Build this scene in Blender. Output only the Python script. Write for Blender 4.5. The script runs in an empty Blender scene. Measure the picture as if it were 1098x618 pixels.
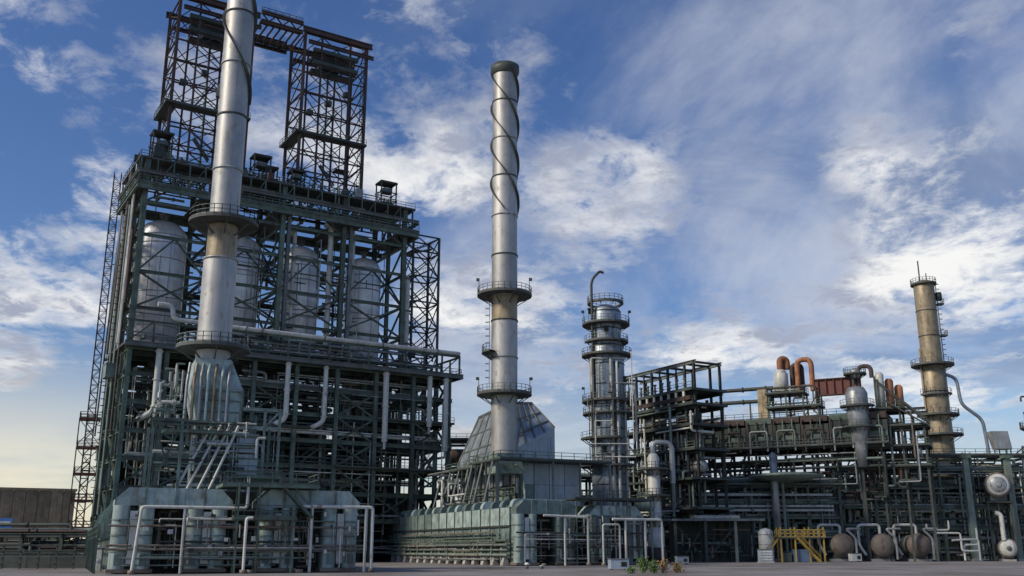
import bpy, bmesh, math, random
from mathutils import Vector, Matrix

R = math.radians
scene = bpy.context.scene
COL = scene.collection

# ------------------------------------------------------------------ camera
CAM_H, PITCH, FPX = 2.2, 15.0, 1048.0
cam_data = bpy.data.cameras.new('camera')
cam_data.sensor_width = 36.0
cam_data.lens = 36.0 * FPX / 1098.0
cam_data.clip_start = 0.5
cam_data.clip_end = 6000.0
cam = bpy.data.objects.new('camera', cam_data)
COL.objects.link(cam)
cam.location = (0, 0, CAM_H)
cam.rotation_euler = (R(90 + PITCH), 0, 0)
scene.camera = cam

# ------------------------------------------------------------------ sky and sun
SUN_AZ, SUN_EL = -116.0, 36.0          # azimuth from +Y, negative is to the left
world = bpy.data.worlds.new('World')
scene.world = world
world.use_nodes = True
NT = world.node_tree
NT.nodes.clear()


def wn(kind, **kw):
    n = NT.nodes.new(kind)
    for k, v in kw.items():
        setattr(n, k, v)
    return n


def wl(a, b):
    NT.links.new(a, b)


def wmath(op, a, b=None, clamp=False):
    n = wn('ShaderNodeMath', operation=op, use_clamp=clamp)
    for i, v in enumerate((a, b)):
        if v is None:
            continue
        if isinstance(v, (int, float)):
            n.inputs[i].default_value = v
        else:
            wl(v, n.inputs[i])
    return n.outputs[0]


def wramp(src, lo, hi, a=0.0, b=1.0):
    n = wn('ShaderNodeMapRange', interpolation_type='SMOOTHSTEP')
    wl(src, n.inputs['Value'])
    n.inputs['From Min'].default_value = lo
    n.inputs['From Max'].default_value = hi
    n.inputs['To Min'].default_value = a
    n.inputs['To Max'].default_value = b
    return n.outputs['Result']


def wmix(fac, a, b):
    n = wn('ShaderNodeMix', data_type='RGBA')
    if isinstance(fac, (int, float)):
        n.inputs[0].default_value = fac
    else:
        wl(fac, n.inputs[0])
    for i, v in ((6, a), (7, b)):
        if isinstance(v, tuple):
            n.inputs[i].default_value = (*v, 1)
        else:
            wl(v, n.inputs[i])
    return n.outputs[2]


sky = wn('ShaderNodeTexSky', sky_type='NISHITA', sun_disc=False)
sky.sun_elevation = R(SUN_EL)
sky.sun_rotation = R(SUN_AZ)
sky.altitude = 0
sky.air_density = 1.0
sky.dust_density = 0.6
sky.ozone_density = 3.0
STR = 0.10
tc = wn('ShaderNodeTexCoord')
sep = wn('ShaderNodeSeparateXYZ')
wl(tc.outputs['Generated'], sep.inputs[0])
zz = wmath('ADD', wmath('MAXIMUM', sep.outputs['Z'], 0.0), 0.16)
comb = wn('ShaderNodeCombineXYZ')
wl(wmath('DIVIDE', sep.outputs['X'], zz), comb.inputs[0])
wl(wmath('DIVIDE', sep.outputs['Y'], zz), comb.inputs[1])


def wnoise(scale, detail, rough, dist, off, stretch=(1, 1, 1), rot=0):
    mp = wn('ShaderNodeMapping')
    mp.inputs['Location'].default_value = off
    mp.inputs['Scale'].default_value = stretch
    mp.inputs['Rotation'].default_value = (0, 0, rot)
    wl(comb.outputs[0], mp.inputs['Vector'])
    n = wn('ShaderNodeTexNoise')
    n.inputs['Scale'].default_value = scale
    n.inputs['Detail'].default_value = detail
    n.inputs['Roughness'].default_value = rough
    n.inputs['Distortion'].default_value = dist
    wl(mp.outputs[0], n.inputs['Vector'])
    return n.outputs['Fac']


def sky_dir(px, py):
    c, s = math.cos(R(PITCH)), math.sin(R(PITCH))
    x, y = (px - 549) / FPX, (309 - py) / FPX
    return Vector((x, c - y * s, s + y * c)).normalized()


def cloud_field(spots):
    """where this day's cloud groups and clear patches lie, as soft caps on the sky dome"""
    total = None
    for px, py, rad, wgt in spots:
        d = wn('ShaderNodeVectorMath', operation='DOT_PRODUCT')
        wl(tc.outputs['Generated'], d.inputs[0])
        d.inputs[1].default_value = sky_dir(px, py)
        v = wramp(d.outputs['Value'], math.cos(math.atan(1.15 * rad / FPX)), 1.0, 0.0, wgt * 0.62)
        total = v if total is None else wmath('ADD', total, v)
    return total


broad = wnoise(0.42, 3, 0.5, 0.3, (3.1, 7.7, 0))
puff = wnoise(2.1, 10, 0.63, 0.25, (11.3, 2.4, 0))
mack = wnoise(9.5, 8, 0.66, 0.35, (1.7, 4.4, 0), (1.0, 0.8, 1), 0.5)
veil = wnoise(0.95, 9, 0.60, 0.8, (5.2, 1.1, 3), (1.0, 0.55, 1), 0.6)
shade = wnoise(1.5, 8, 0.60, 0.5, (21.0, 9.0, 5))
puffs = cloud_field([(20, 270, 150, 0.26), (60, 330, 90, 0.12), (160, 40, 130, 0.13), (300, 90, 130, 0.22), (20, 20, 70, 0.22), (70, 90, 45, 0.26), (110, 195, 40, 0.3), (15, 375, 40, 0.24), (125, 40, 60, 0.12), (470, 60, 170, 0.16),
                     (490, 220, 150, 0.20), (520, 400, 130, 0.20), (650, 205, 90, 0.24), (730, 190, 60, 0.20), (910, 150, 60, 0.16), (1060, 190, 170, 0.17),
                     (1060, 285, 70, 0.16), (880, 385, 170, 0.26), (700, 320, 150, 0.20), (60, 150, 90, -0.18), (300, 300, 60, 0.1),
                     (800, 230, 120, -0.26), (830, 60, 130, -0.06), (40, 420, 80, -0.10)])
veils = cloud_field([(560, 120, 260, 0.16), (1000, 60, 330, 0.22), (760, 60, 220, 0.16), (650, 330, 240, 0.18), (900, 380, 280, 0.20), (800, 210, 170, -0.26), (1030, 290, 90, -0.2), (80, 120, 200, -0.25),
                     (480, 300, 160, 0.12)])
veil_in = wmath('ADD', wmath('ADD', veil, veils), wmath('MULTIPLY', wmath('SUBTRACT', mack, 0.5), 0.10))
veil_m = wmath('MULTIPLY', wramp(veil_in, 0.50, 0.86), 0.78)
puff_in = wmath('ADD', wmath('ADD', puff, puffs), wmath('ADD', wmath('MULTIPLY', wmath('SUBTRACT', broad, 0.5), 0.30), wmath('MULTIPLY', wmath('SUBTRACT', mack, 0.5), 0.66)))
puff_m = wramp(puff_in, 0.575, 0.86)
hs = wn('ShaderNodeHueSaturation')
hs.inputs['Hue'].default_value = 0.512
hs.inputs['Saturation'].default_value = 1.2
hs.inputs['Value'].default_value = 0.78
wl(sky.outputs['Color'], hs.inputs['Color'])
veil_col = wmix(wramp(shade, 0.36, 0.64), (1.6, 2.05, 3.1), (4.2, 4.45, 5.1))
c1 = wmix(veil_m, hs.outputs['Color'], veil_col)
puff_col = wmix(wramp(wmath('ADD', shade, wmath('MULTIPLY', wmath('SUBTRACT', mack, 0.5), 0.9)), 0.40, 0.66), (6.9, 6.85, 6.7), (2.7, 2.95, 3.7))
c2 = wmix(wmath('MULTIPLY', puff_m, 0.95), c1, puff_col)
# low cream-coloured cloud bank along the horizon
low = wramp(sep.outputs['Z'], 0.0, 0.21, 0.92, 0.0)
bank = wmath('MULTIPLY', low, wramp(wnoise(0.55, 8, 0.62, 0.4, (2.0, 5.5, 9), (1, 1, 1)), 0.30, 0.62))
sund = wn('ShaderNodeVectorMath', operation='DOT_PRODUCT')
wl(tc.outputs['Generated'], sund.inputs[0])
sund.inputs[1].default_value = (math.sin(R(-55)), math.cos(R(-55)), 0)
bank_col = wmix(wramp(sund.outputs['Value'], 0.30, 0.95), (4.2, 4.4, 4.8), (7.4, 6.4, 4.8))
c3 = wmix(bank, c2, bank_col)
bg = wn('ShaderNodeBackground')
bg.inputs['Strength'].default_value = STR
wl(c3, bg.inputs['Color'])
world.cycles.sampling_method = 'MANUAL'
world.cycles.sample_map_resolution = 256
wo = wn('ShaderNodeOutputWorld')
wl(bg.outputs[0], wo.inputs['Surface'])

sun_data = bpy.data.lights.new('sun', 'SUN')
sun_data.energy = 2.2
sun_data.angle = R(9.0)
sun_data.color = (1.0, 0.88, 0.70)
sun = bpy.data.objects.new('sun', sun_data)
COL.objects.link(sun)
sd = Vector((math.sin(R(SUN_AZ)) * math.cos(R(SUN_EL)), math.cos(R(SUN_AZ)) * math.cos(R(SUN_EL)), math.sin(R(SUN_EL))))
sun.rotation_euler = sd.to_track_quat('Z', 'Y').to_euler()
sun.location = sd * 400

vs = scene.view_settings
vs.view_transform = 'Standard'
vs.look = 'None'
vs.gamma = 1.0
vs.use_curve_mapping = False
vs.exposure = 0.50
scene.render.engine = 'CYCLES'
scene.cycles.use_denoising = True
scene.cycles.max_bounces = 6

# ------------------------------------------------------------------ materials
MATS = {}


def mat(name, base, rough=0.6, metal=0.0, var=0.35, rust=0.0, rust_col=(0.16, 0.06, 0.025), streak=0.35, bump=0.0,
        scale=0.5, stain=(0.05, 0.05, 0.045), panel=0.0):
    m = bpy.data.materials.new(name)
    m.use_nodes = True
    t = m.node_tree
    n, l = t.nodes, t.links
    bs = n['Principled BSDF']
    geo = n.new('ShaderNodeNewGeometry')
    oi = n.new('ShaderNodeObjectInfo')

    def noise(sc, det, ro, st=(1, 1, 1)):
        mp = n.new('ShaderNodeMapping')
        mp.inputs['Scale'].default_value = st
        l.new(geo.outputs['Position'], mp.inputs['Vector'])
        x = n.new('ShaderNodeTexNoise')
        x.inputs['Scale'].default_value = sc
        x.inputs['Detail'].default_value = det
        x.inputs['Roughness'].default_value = ro
        l.new(mp.outputs[0], x.inputs['Vector'])
        return x.outputs['Fac']

    def rng(s, a, b, c=0.0, d=1.0):
        x = n.new('ShaderNodeMapRange')
        l.new(s, x.inputs['Value'])
        for k, v in zip(('From Min', 'From Max', 'To Min', 'To Max'), (a, b, c, d)):
            x.inputs[k].default_value = v
        return x.outputs['Result']

    def mul(a, b):
        x = n.new('ShaderNodeMath')
        x.operation = 'MULTIPLY'
        l.new(a, x.inputs[0])
        l.new(b, x.inputs[1])
        return x.outputs[0]

    def mix(f, a, b):
        x = n.new('ShaderNodeMix')
        x.data_type = 'RGBA'
        l.new(f, x.inputs[0])
        for i, v in ((6, a), (7, b)):
            if isinstance(v, tuple):
                x.inputs[i].default_value = (*v, 1)
            else:
                l.new(v, x.inputs[i])
        return x.outputs[2]

    big = noise(scale, 6, 0.62)
    tone = mul(rng(big, 0.3, 0.7, 1 - var, 1 + var), rng(oi.outputs['Random'], 0, 1, 1 - var * 0.6, 1 + var * 0.6))
    hv = n.new('ShaderNodeHueSaturation')
    hv.inputs['Color'].default_value = (*base, 1)
    l.new(tone, hv.inputs['Value'])
    col = hv.outputs['Color']
    st = noise(1.4, 5, 0.6, (1.6, 1.6, 0.10))
    col = mix(rng(st, 0.52, 0.78, 0.0, streak), col, stain)
    if rust > 0:
        rn = noise(0.9, 7, 0.68, (1, 1, 0.55))
        rm = rng(rn, 0.60 - rust * 0.28, 0.74 - rust * 0.2, 0.0, 0.9)
        col = mix(rm, col, rust_col)
        inv = rng(rm, 0, 1, metal, 0.0)
        l.new(inv, bs.inputs['Metallic'])
    else:
        bs.inputs['Metallic'].default_value = metal
    l.new(col, bs.inputs['Base Color'])
    l.new(rng(big, 0.3, 0.7, max(0.05, rough - 0.10), min(1, rough + 0.12)), bs.inputs['Roughness'])
    if bump > 0:
        bn = noise(3.0, 4, 0.6)
        bp = n.new('ShaderNodeBump')
        bp.inputs['Strength'].default_value = bump
        bp.inputs['Distance'].default_value = 0.05
        l.new(bn, bp.inputs['Height'])
        l.new(bp.outputs[0], bs.inputs['Normal'])
    MATS[name] = m
    return m


mat('green_steel', (0.085, 0.125, 0.100), 0.6, 0.0, 0.5, 0.30, (0.075, 0.045, 0.03))
mat('grey_steel', (0.13, 0.15, 0.145), 0.55, 0.0, 0.4, 0.25, (0.09, 0.055, 0.035))
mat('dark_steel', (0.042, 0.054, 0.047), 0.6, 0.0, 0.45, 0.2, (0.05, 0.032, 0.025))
mat('rust_steel', (0.055, 0.040, 0.036), 0.7, 0.0, 0.5, 0.35, (0.11, 0.045, 0.028))
mat('orange_rust', (0.36, 0.15, 0.07), 0.7, 0.0, 0.45, 0.45, (0.14, 0.06, 0.03), 0.6)
mat('red_paint', (0.13, 0.04, 0.03), 0.6, 0.0, 0.4, 0.35, (0.08, 0.04, 0.03))
mat('cladding', (0.80, 0.82, 0.85), 0.40, 0.35, 0.22, 0.0, streak=0.55, stain=(0.24, 0.25, 0.26), scale=0.45)
mat('stack_metal', (0.40, 0.40, 0.385), 0.52, 0.55, 0.22, 0.10, (0.20, 0.16, 0.11), 0.6, 0.0, 0.3, (0.20, 0.19, 0.17))
mat('tan_metal', (0.36, 0.30, 0.20), 0.5, 0.35, 0.3, 0.4, (0.15, 0.10, 0.055), 0.6, stain=(0.08, 0.07, 0.05))
mat('pale_green', (0.34, 0.43, 0.41), 0.5, 0.0, 0.32, 0.25, (0.15, 0.13, 0.085), 0.85, stain=(0.07, 0.09, 0.08), scale=0.8)
mat('mid_green', (0.15, 0.21, 0.195), 0.55, 0.0, 0.35, 0.25, (0.09, 0.07, 0.045), 0.8, scale=0.8)
mat('blue_clad', (0.29, 0.34, 0.39), 0.42, 0.45, 0.25, 0.0, streak=0.7, stain=(0.09, 0.10, 0.11))
mat('white_pipe', (0.56, 0.57, 0.53), 0.45, 0.0, 0.2, 0.15, (0.22, 0.17, 0.11), 0.6, stain=(0.16, 0.15, 0.12))
mat('grey_pipe', (0.34, 0.36, 0.36), 0.42, 0.4, 0.3, 0.18, (0.14, 0.08, 0.045), 0.5)
mat('green_pipe', (0.17, 0.22, 0.19), 0.5, 0.0, 0.3, 0.2, (0.12, 0.07, 0.04), 0.5)
mat('grating', (0.075, 0.085, 0.08), 0.7, 0.0, 0.4, 0.3, (0.08, 0.045, 0.03))
mat('yellow_paint', (0.40, 0.28, 0.06), 0.5, 0.0, 0.2, 0.15)
mat('blue_paint', (0.10, 0.17, 0.28), 0.5, 0.0, 0.2, 0.1)
mat('sign_blue', (0.05, 0.16, 0.42), 0.4, 0.0, 0.1, 0.0, streak=0.1)
mat('grey_box', (0.30, 0.37, 0.45), 0.5, 0.0, 0.15, 0.1)
mat('painted_void', (0.02, 0.02, 0.02), 0.9, 0.0, 0.2, 0.0)  # near-black colour standing in for the shade inside box openings
mat('pit_concrete', (0.27, 0.22, 0.15), 0.9, 0.0, 0.3, 0.0, streak=0.75, stain=(0.07, 0.06, 0.045), bump=0.6)
mat('concrete', (0.36, 0.35, 0.33), 0.9, 0.0, 0.25, 0.0, streak=0.4, bump=0.4)
mat('rusty_cap', (0.20, 0.165, 0.135), 0.65, 0.1, 0.3, 0.3, (0.11, 0.06, 0.035))
mat('lamp_glass', (0.85, 0.85, 0.80), 0.2, 0.0, 0.05)
mat('leaf', (0.10, 0.17, 0.035), 0.6, 0.0, 0.4, 0.0, streak=0.0)
mat('dry_leaf', (0.30, 0.16, 0.05), 0.7, 0.0, 0.4, 0.0, streak=0.0)

# ground: worn concrete apron with stains
g = bpy.data.materials.new('ground')
g.use_nodes = True
gn, gl = g.node_tree.nodes, g.node_tree.links
gb = gn['Principled BSDF']
gg = gn.new('ShaderNodeNewGeometry')


def gnoise(sc, det, st):
    mp = gn.new('ShaderNodeMapping')
    mp.inputs['Scale'].default_value = st
    gl.new(gg.outputs['Position'], mp.inputs['Vector'])
    x = gn.new('ShaderNodeTexNoise')
    x.inputs['Scale'].default_value = sc
    x.inputs['Detail'].default_value = det
    x.inputs['Roughness'].default_value = 0.62
    gl.new(mp.outputs[0], x.inputs['Vector'])
    return x.outputs['Fac']


gr = gn.new('ShaderNodeValToRGB')
gr.color_ramp.elements[0].position = 0.34
gr.color_ramp.elements[0].color = (0.17, 0.135, 0.11, 1)
gr.color_ramp.elements[1].position = 0.60
gr.color_ramp.elements[1].color = (0.34, 0.33, 0.32, 1)
gl.new(gnoise(0.10, 9, (1, 0.7, 1)), gr.inputs['Fac'])
gmx = gn.new('ShaderNodeMix')
gmx.data_type = 'RGBA'
gmx.blend_type = 'MULTIPLY'
gmx.inputs[0].default_value = 0.5
gl.new(gr.outputs['Color'], gmx.inputs[6])
gl.new(gnoise(1.7, 6, (1, 1, 1)), gmx.inputs[7])
gl.new(gmx.outputs[2], gb.inputs['Base Color'])
gb.inputs['Roughness'].default_value = 0.85
MATS['ground'] = g


# ------------------------------------------------------------------ helpers
def at(px, py, Y):
    """a point of the place seen at this photo pixel, at distance Y in front of the camera"""
    c, s = math.cos(R(PITCH)), math.sin(R(PITCH))
    x, y = (px - 549) / FPX, (309 - py) / FPX
    d = Vector((x, c - y * s, s + y * c))
    return Vector((0, 0, CAM_H)) + d * (Y / d.y)


class Fr:
    """a local frame on the ground: origin (X, Y), rotation in degrees"""

    def __init__(self, X, Y, rot):
        self.P, self.rot = Vector((X, Y, 0)), rot
        self.u = Vector((math.cos(R(rot)), math.sin(R(rot)), 0))
        self.v = Vector((-math.sin(R(rot)), math.cos(R(rot)), 0))

    def hit(self, px, py, yo=0.0):
        d = at(px, py, 100.0) - Vector((0, 0, CAM_H))
        t = (self.P.dot(self.v) + yo) / d.dot(self.v)
        q = d * t
        return (q - self.P).dot(self.u), q.z + CAM_H


def prop(o, label=None, cat=None, group=None, kind=None):
    if label:
        o['label'] = label
    if cat:
        o['category'] = cat
    if group:
        o['group'] = group
    if kind:
        o['kind'] = kind
    return o


def thing(name, label, cat, loc=(0, 0, 0), rot=0.0, group=None):
    o = bpy.data.objects.new(name, None)
    o.empty_display_size = 0.5
    COL.objects.link(o)
    o.location = loc
    o.rotation_euler = (0, 0, R(rot))
    return prop(o, label, cat, group)


def link(name, me, parent=None):
    o = bpy.data.objects.new(name, me)
    COL.objects.link(o)
    if parent is not None:
        o.parent = parent
    return o


class MB:
    def __init__(self):
        self.v, self.f, self.sm = [], [], []

    def add(self, vs, fs, smooth=False):
        b = len(self.v)
        self.v += [tuple(p) for p in vs]
        for f in fs:
            self.f.append(tuple(i + b for i in f))
            self.sm.append(smooth)

    def box(self, c, s):
        x, y, z = c
        a, b, d = s[0] / 2, s[1] / 2, s[2] / 2
        vs = [(x + i * a, y + j * b, z + k * d) for k in (-1, 1) for j in (-1, 1) for i in (-1, 1)]
        self.add(vs, [(0, 2, 3, 1), (4, 5, 7, 6), (0, 1, 5, 4), (2, 6, 7, 3), (0, 4, 6, 2), (1, 3, 7, 5)])
        return self

    def span(self, x0, x1, y0, y1, z0, z1):
        return self.box(((x0 + x1) / 2, (y0 + y1) / 2, (z0 + z1) / 2), (abs(x1 - x0), abs(y1 - y0), abs(z1 - z0)))

    def bar(self, p0, p1, w, h=None):
        h = h or w
        p0, p1 = Vector(p0), Vector(p1)
        d = (p1 - p0).normalized()
        up = Vector((0, 0, 1)) if abs(d.z) < 0.95 else Vector((0, 1, 0))
        a = d.cross(up).normalized() * (w / 2)
        b = a.cross(d).normalized() * (h / 2)
        vs = [p + i * a + j * b for p in (p0, p1) for j in (-1, 1) for i in (-1, 1)]
        self.add(vs, [(0, 2, 3, 1), (4, 5, 7, 6), (0, 1, 5, 4), (2, 6, 7, 3), (0, 4, 6, 2), (1, 3, 7, 5)])
        return self

    def hexa(self, lo, hi):
        """8-point solid from two quads of 4 points, counter-clockwise seen from above"""
        self.add(list(lo) + list(hi), [(3, 2, 1, 0), (4, 5, 6, 7), (0, 1, 5, 4), (1, 2, 6, 5), (2, 3, 7, 6), (3, 0, 4, 7)])
        return self

    def extrude(self, prof, y0, y1):
        """prism of an x-z outline along y"""
        n = len(prof)
        vs = [(x, y0, z) for x, z in prof] + [(x, y1, z) for x, z in prof]
        fs = [tuple(range(n)), tuple(range(2 * n - 1, n - 1, -1))]
        fs += [(i, i + n, (i + 1) % n + n, (i + 1) % n) for i in range(n)]
        self.add(vs, fs)
        return self

    def lathe(self, prof, c=(0, 0, 0), n=24, axis='z', a0=0.0, a1=360.0):
        """surface of revolution from (radius, height) pairs"""
        full = abs(a1 - a0) >= 359.9
        k = n if full else n + 1
        vs = []
        for r, h in prof:
            for i in range(k):
                a = R(a0 + (a1 - a0) * i / n)
                p = (r * math.cos(a), r * math.sin(a), h)
                if axis == 'x':
                    p = (h, p[0], p[1])
                elif axis == 'y':
                    p = (p[0], h, -p[1])
                vs.append((p[0] + c[0], p[1] + c[1], p[2] + c[2]))
        fs = []
        for j in range(len(prof) - 1):
            for i in range(n if full else n):
                i2 = (i + 1) % k
                if not full and i + 1 >= k:
                    continue
                fs.append((j * k + i, j * k + i2, (j + 1) * k + i2, (j + 1) * k + i))
        self.add(vs, fs, True)
        return self

    def cyl(self, c, r, h, n=16, axis='z'):
        return self.lathe([(0.001, 0), (r, 0), (r, h), (0.001, h)], c, n, axis)

    def tube(self, pts, r, n=8, bend=None):
        pts = [Vector(p) for p in pts]
        bend = r * 2.6 if bend is None else bend
        if len(pts) > 2 and bend > 0:
            q = [pts[0]]
            for i in range(1, len(pts) - 1):
                a, b, c = pts[i - 1], pts[i], pts[i + 1]
                d0, d1 = (a - b), (c - b)
                k = min(bend, d0.length * 0.48, d1.length * 0.48)
                s, e = b + d0.normalized() * k, b + d1.normalized() * k
                for t in (0.0, 0.25, 0.5, 0.75, 1.0):
                    q.append(s * (1 - t) ** 2 + b * 2 * t * (1 - t) + e * t ** 2)
            q.append(pts[-1])
            pts = q
        t0 = (pts[1] - pts[0]).normalized()
        nr = t0.orthogonal().normalized()
        vs = []
        for i, p in enumerate(pts):
            if i == 0:
                t = t0
            elif i == len(pts) - 1:
                t = (pts[i] - pts[i - 1]).normalized()
            else:
                t = ((pts[i + 1] - p).normalized() + (p - pts[i - 1]).normalized()).normalized()
            nr = (nr - t * nr.dot(t)).normalized()
            bn = t.cross(nr)
            for k in range(n):
                a = 2 * math.pi * k / n
                vs.append(p + (nr * math.cos(a) + bn * math.sin(a)) * r)
        m = len(pts)
        fs = [(j * n + k, j * n + (k + 1) % n, (j + 1) * n + (k + 1) % n, (j + 1) * n + k) for j in range(m - 1) for k in range(n)]
        self.add(vs, fs, True)
        self.add([vs[k] for k in range(n)], [tuple(range(n - 1, -1, -1))])
        self.add([vs[(m - 1) * n + k] for k in range(n)], [tuple(range(n))])
        return self

    def flange(self, p, d, r, w=0.12, n=8):
        d = Vector(d).normalized() * (w / 2)
        p = Vector(p)
        return self.tube([p - d, p + d], r, n, 0)

    def rail(self, pts, h=1.1, step=1.9, w=0.07, close=False):
        pts = [Vector(p) for p in pts]
        if close:
            pts.append(pts[0])
        for a, b in zip(pts, pts[1:]):
            L = (b - a).length
            k = max(1, round(L / step))
            for i in range(k + 1):
                p = a.lerp(b, i / k)
                self.box((p.x, p.y, p.z + h / 2), (w, w, h))
            for z in (h, h * 0.52):
                self.bar(a + Vector((0, 0, z)), b + Vector((0, 0, z)), w)
            self.bar(a + Vector((0, 0, 0.08)), b + Vector((0, 0, 0.08)), 0.03, 0.16)
        return self

    def build(self, name, m, parent=None):
        me = bpy.data.meshes.new(name)
        me.from_pydata(self.v, [], self.f)
        me.polygons.foreach_set('use_smooth', self.sm)
        me.materials.append(MATS[m])
        me.update()
        return link(name, me, parent)


UNIT = {}


def unit(shape, m):
    key = (shape, m)
    if key in UNIT:
        return UNIT[key]
    mb = MB()
    if shape == 'H':            # rolled steel section along z: flanges at +-y, web between
        t, w = 0.16, 0.07
        pr = [(-.5, -.5), (.5, -.5), (.5, -.5 + t), (w, -.5 + t), (w, .5 - t), (.5, .5 - t), (.5, .5), (-.5, .5),
              (-.5, .5 - t), (-w, .5 - t), (-w, -.5 + t), (-.5, -.5 + t)]
        vs = [(x, y, 0) for x, y in pr] + [(x, y, 1) for x, y in pr]
        n = 12
        mb.add(vs, [(i, (i + 1) % n, (i + 1) % n + n, i + n) for i in range(n)] + [tuple(range(n - 1, -1, -1)), tuple(range(n, 2 * n))])
    elif shape == 'box':
        mb.box((0, 0, 0.5), (1, 1, 1))
    else:
        mb.cyl((0, 0, 0), 0.5, 1.0, 12)
    me = bpy.data.meshes.new('section')
    me.from_pydata(mb.v, [], mb.f)
    me.polygons.foreach_set('use_smooth', mb.sm)
    me.materials.append(MATS[m])
    UNIT[key] = me
    return me


def bar(name, p0, p1, w, m, parent, shape='H', d=None):
    p0, p1 = Vector(p0), Vector(p1)
    L = (p1 - p0).length
    z = (p1 - p0).normalized()
    up = Vector((0, 0, 1)) if abs(z.z) < 0.95 else Vector((0, 1, 0))
    x = z.cross(up).normalized()
    y = x.cross(z) * -1
    y = z.cross(x)
    mt = Matrix((x, y, z)).transposed().to_4x4()
    mt.translation = p0
    o = link(name, unit(shape, m), parent)
    o.matrix_basis = mt @ Matrix.Diagonal((w, d or w, L, 1))
    return o


def xbrace(parent, a, b, c, d, w, m, shape='H'):
    """cross bracing over the panel a-b-c-d (a,b bottom; c,d top, c above b)"""
    bar('brace', a, c, w, m, parent, shape)
    o = Vector(b) - Vector(a)
    n = o.cross(Vector((0, 0, 1))).normalized() * (w * 0.55)
    bar('brace', Vector(b) + n, Vector(d) + n, w, m, parent, shape)


def frame(parent, xs, ys, zs, cw, bw, m, xbeams=True, ybeams=True, mc=None, z0=0.0):
    mc = mc or m
    for x in xs:
        for y in ys:
            bar('column', (x, y, z0), (x, y, zs[-1]), cw, mc, parent)
    e = cw * 0.0
    for z in zs:
        if xbeams:
            for y in ys:
                bar('beam', (xs[0] - cw, y, z), (xs[-1] + cw, y, z), bw * 0.6, m, parent, 'H', bw)
        if ybeams:
            for x in xs:
                bar('beam', (x, ys[0] - cw * 0.6, z - 0.02), (x, ys[-1] + cw * 0.6, z - 0.02), bw * 0.55, m, parent, 'H', bw * 0.94)


def ring_platform(parent, c, z, r0, r1, m='grating', a0=0, a1=360, rail=True, n=24, t=0.25, name='platform'):
    full = a1 - a0 >= 359
    mb = MB()
    mb.lathe([(r0, z), (r1, z), (r1, z + t), (r0, z + t), (r0, z)], c, n, 'z', a0, a1)
    mb.sm = [False] * len(mb.sm)
    for i in range(8):
        a = R(a0 + (a1 - a0) * (i + 0.5) / 8)
        mb.bar((c[0] + r0 * math.cos(a), c[1] + r0 * math.sin(a), z - (r1 - r0) * 0.6),
               (c[0] + r1 * 0.96 * math.cos(a), c[1] + r1 * 0.96 * math.sin(a), z), 0.14)
    p = mb.build(name, m, parent)
    if rail:
        rb = MB()
        k = max(6, int(n * (a1 - a0) / 360))
        pts = []
        for i in range(k if full else k + 1):
            a = R(a0 + (a1 - a0) * i / k)
            pts.append((c[0] + (r1 - 0.08) * math.cos(a), c[1] + (r1 - 0.08) * math.sin(a), z + t))
        rb.rail(pts, 1.15, 1.4, 0.075, full)
        rb.build('guard_rail', 'grey_steel', p)
    return p


def ladder(parent, p, z0, z1, nrm=(0, -1), m='grey_steel', cage=True):
    mb = MB()
    nx, ny = nrm
    tx, ty = -ny, nx
    for s in (-0.28, 0.28):
        mb.bar((p[0] + tx * s, p[1] + ty * s, z0), (p[0] + tx * s, p[1] + ty * s, z1), 0.08)
    k = int((z1 - z0) / 0.6)
    for i in range(k):
        z = z0 + 0.3 + i * 0.6
        mb.bar((p[0] - tx * 0.28, p[1] - ty * 0.28, z), (p[0] + tx * 0.28, p[1] + ty * 0.28, z), 0.05)
    if cage:
        z = z0 + 2.4
        while z < z1:
            q = [(p[0] + tx * 0.4 * math.cos(R(a)) + nx * 0.75 * math.sin(R(a)), p[1] + ty * 0.4 * math.cos(R(a)) + ny * 0.75 * math.sin(R(a)), z) for a in range(0, 181, 36)]
            for a, b in zip(q, q[1:]):
                mb.bar(a, b, 0.04, 0.09)
            z += 1.2
    return mb.build('ladder', m, parent)


def stair(parent, p0, p1, width=1.0, side=(0, 1), m='grey_steel'):
    """a flight of steps between two levels with stringers, treads and rails"""
    p0, p1 = Vector(p0), Vector(p1)
    s = Vector((side[0], side[1], 0)) * (width / 2)
    mb = MB()
    for k in (-1, 1):
        mb.bar(p0 + s * k, p1 + s * k, 0.10, 0.28)
        mb.bar(p0 + s * k + Vector((0, 0, 1.05)), p1 + s * k + Vector((0, 0, 1.05)), 0.07)
    n = max(3, int(abs(p1.z - p0.z) / 0.24))
    d = (p1 - p0)
    h = Vector((d.x, d.y, 0)).normalized() * 0.24
    for i in range(n):
        c = p0.lerp(p1, (i + 0.5) / n)
        mb.bar(c - s, c + s, 0.26, 0.05)
        if i % 6 == 0:
            for k in (-1, 1):
                mb.box((c + s * k + Vector((0, 0, 0.5)))[:], (0.06, 0.06, 1.0))
    return mb.build('stair', m, parent)


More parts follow.
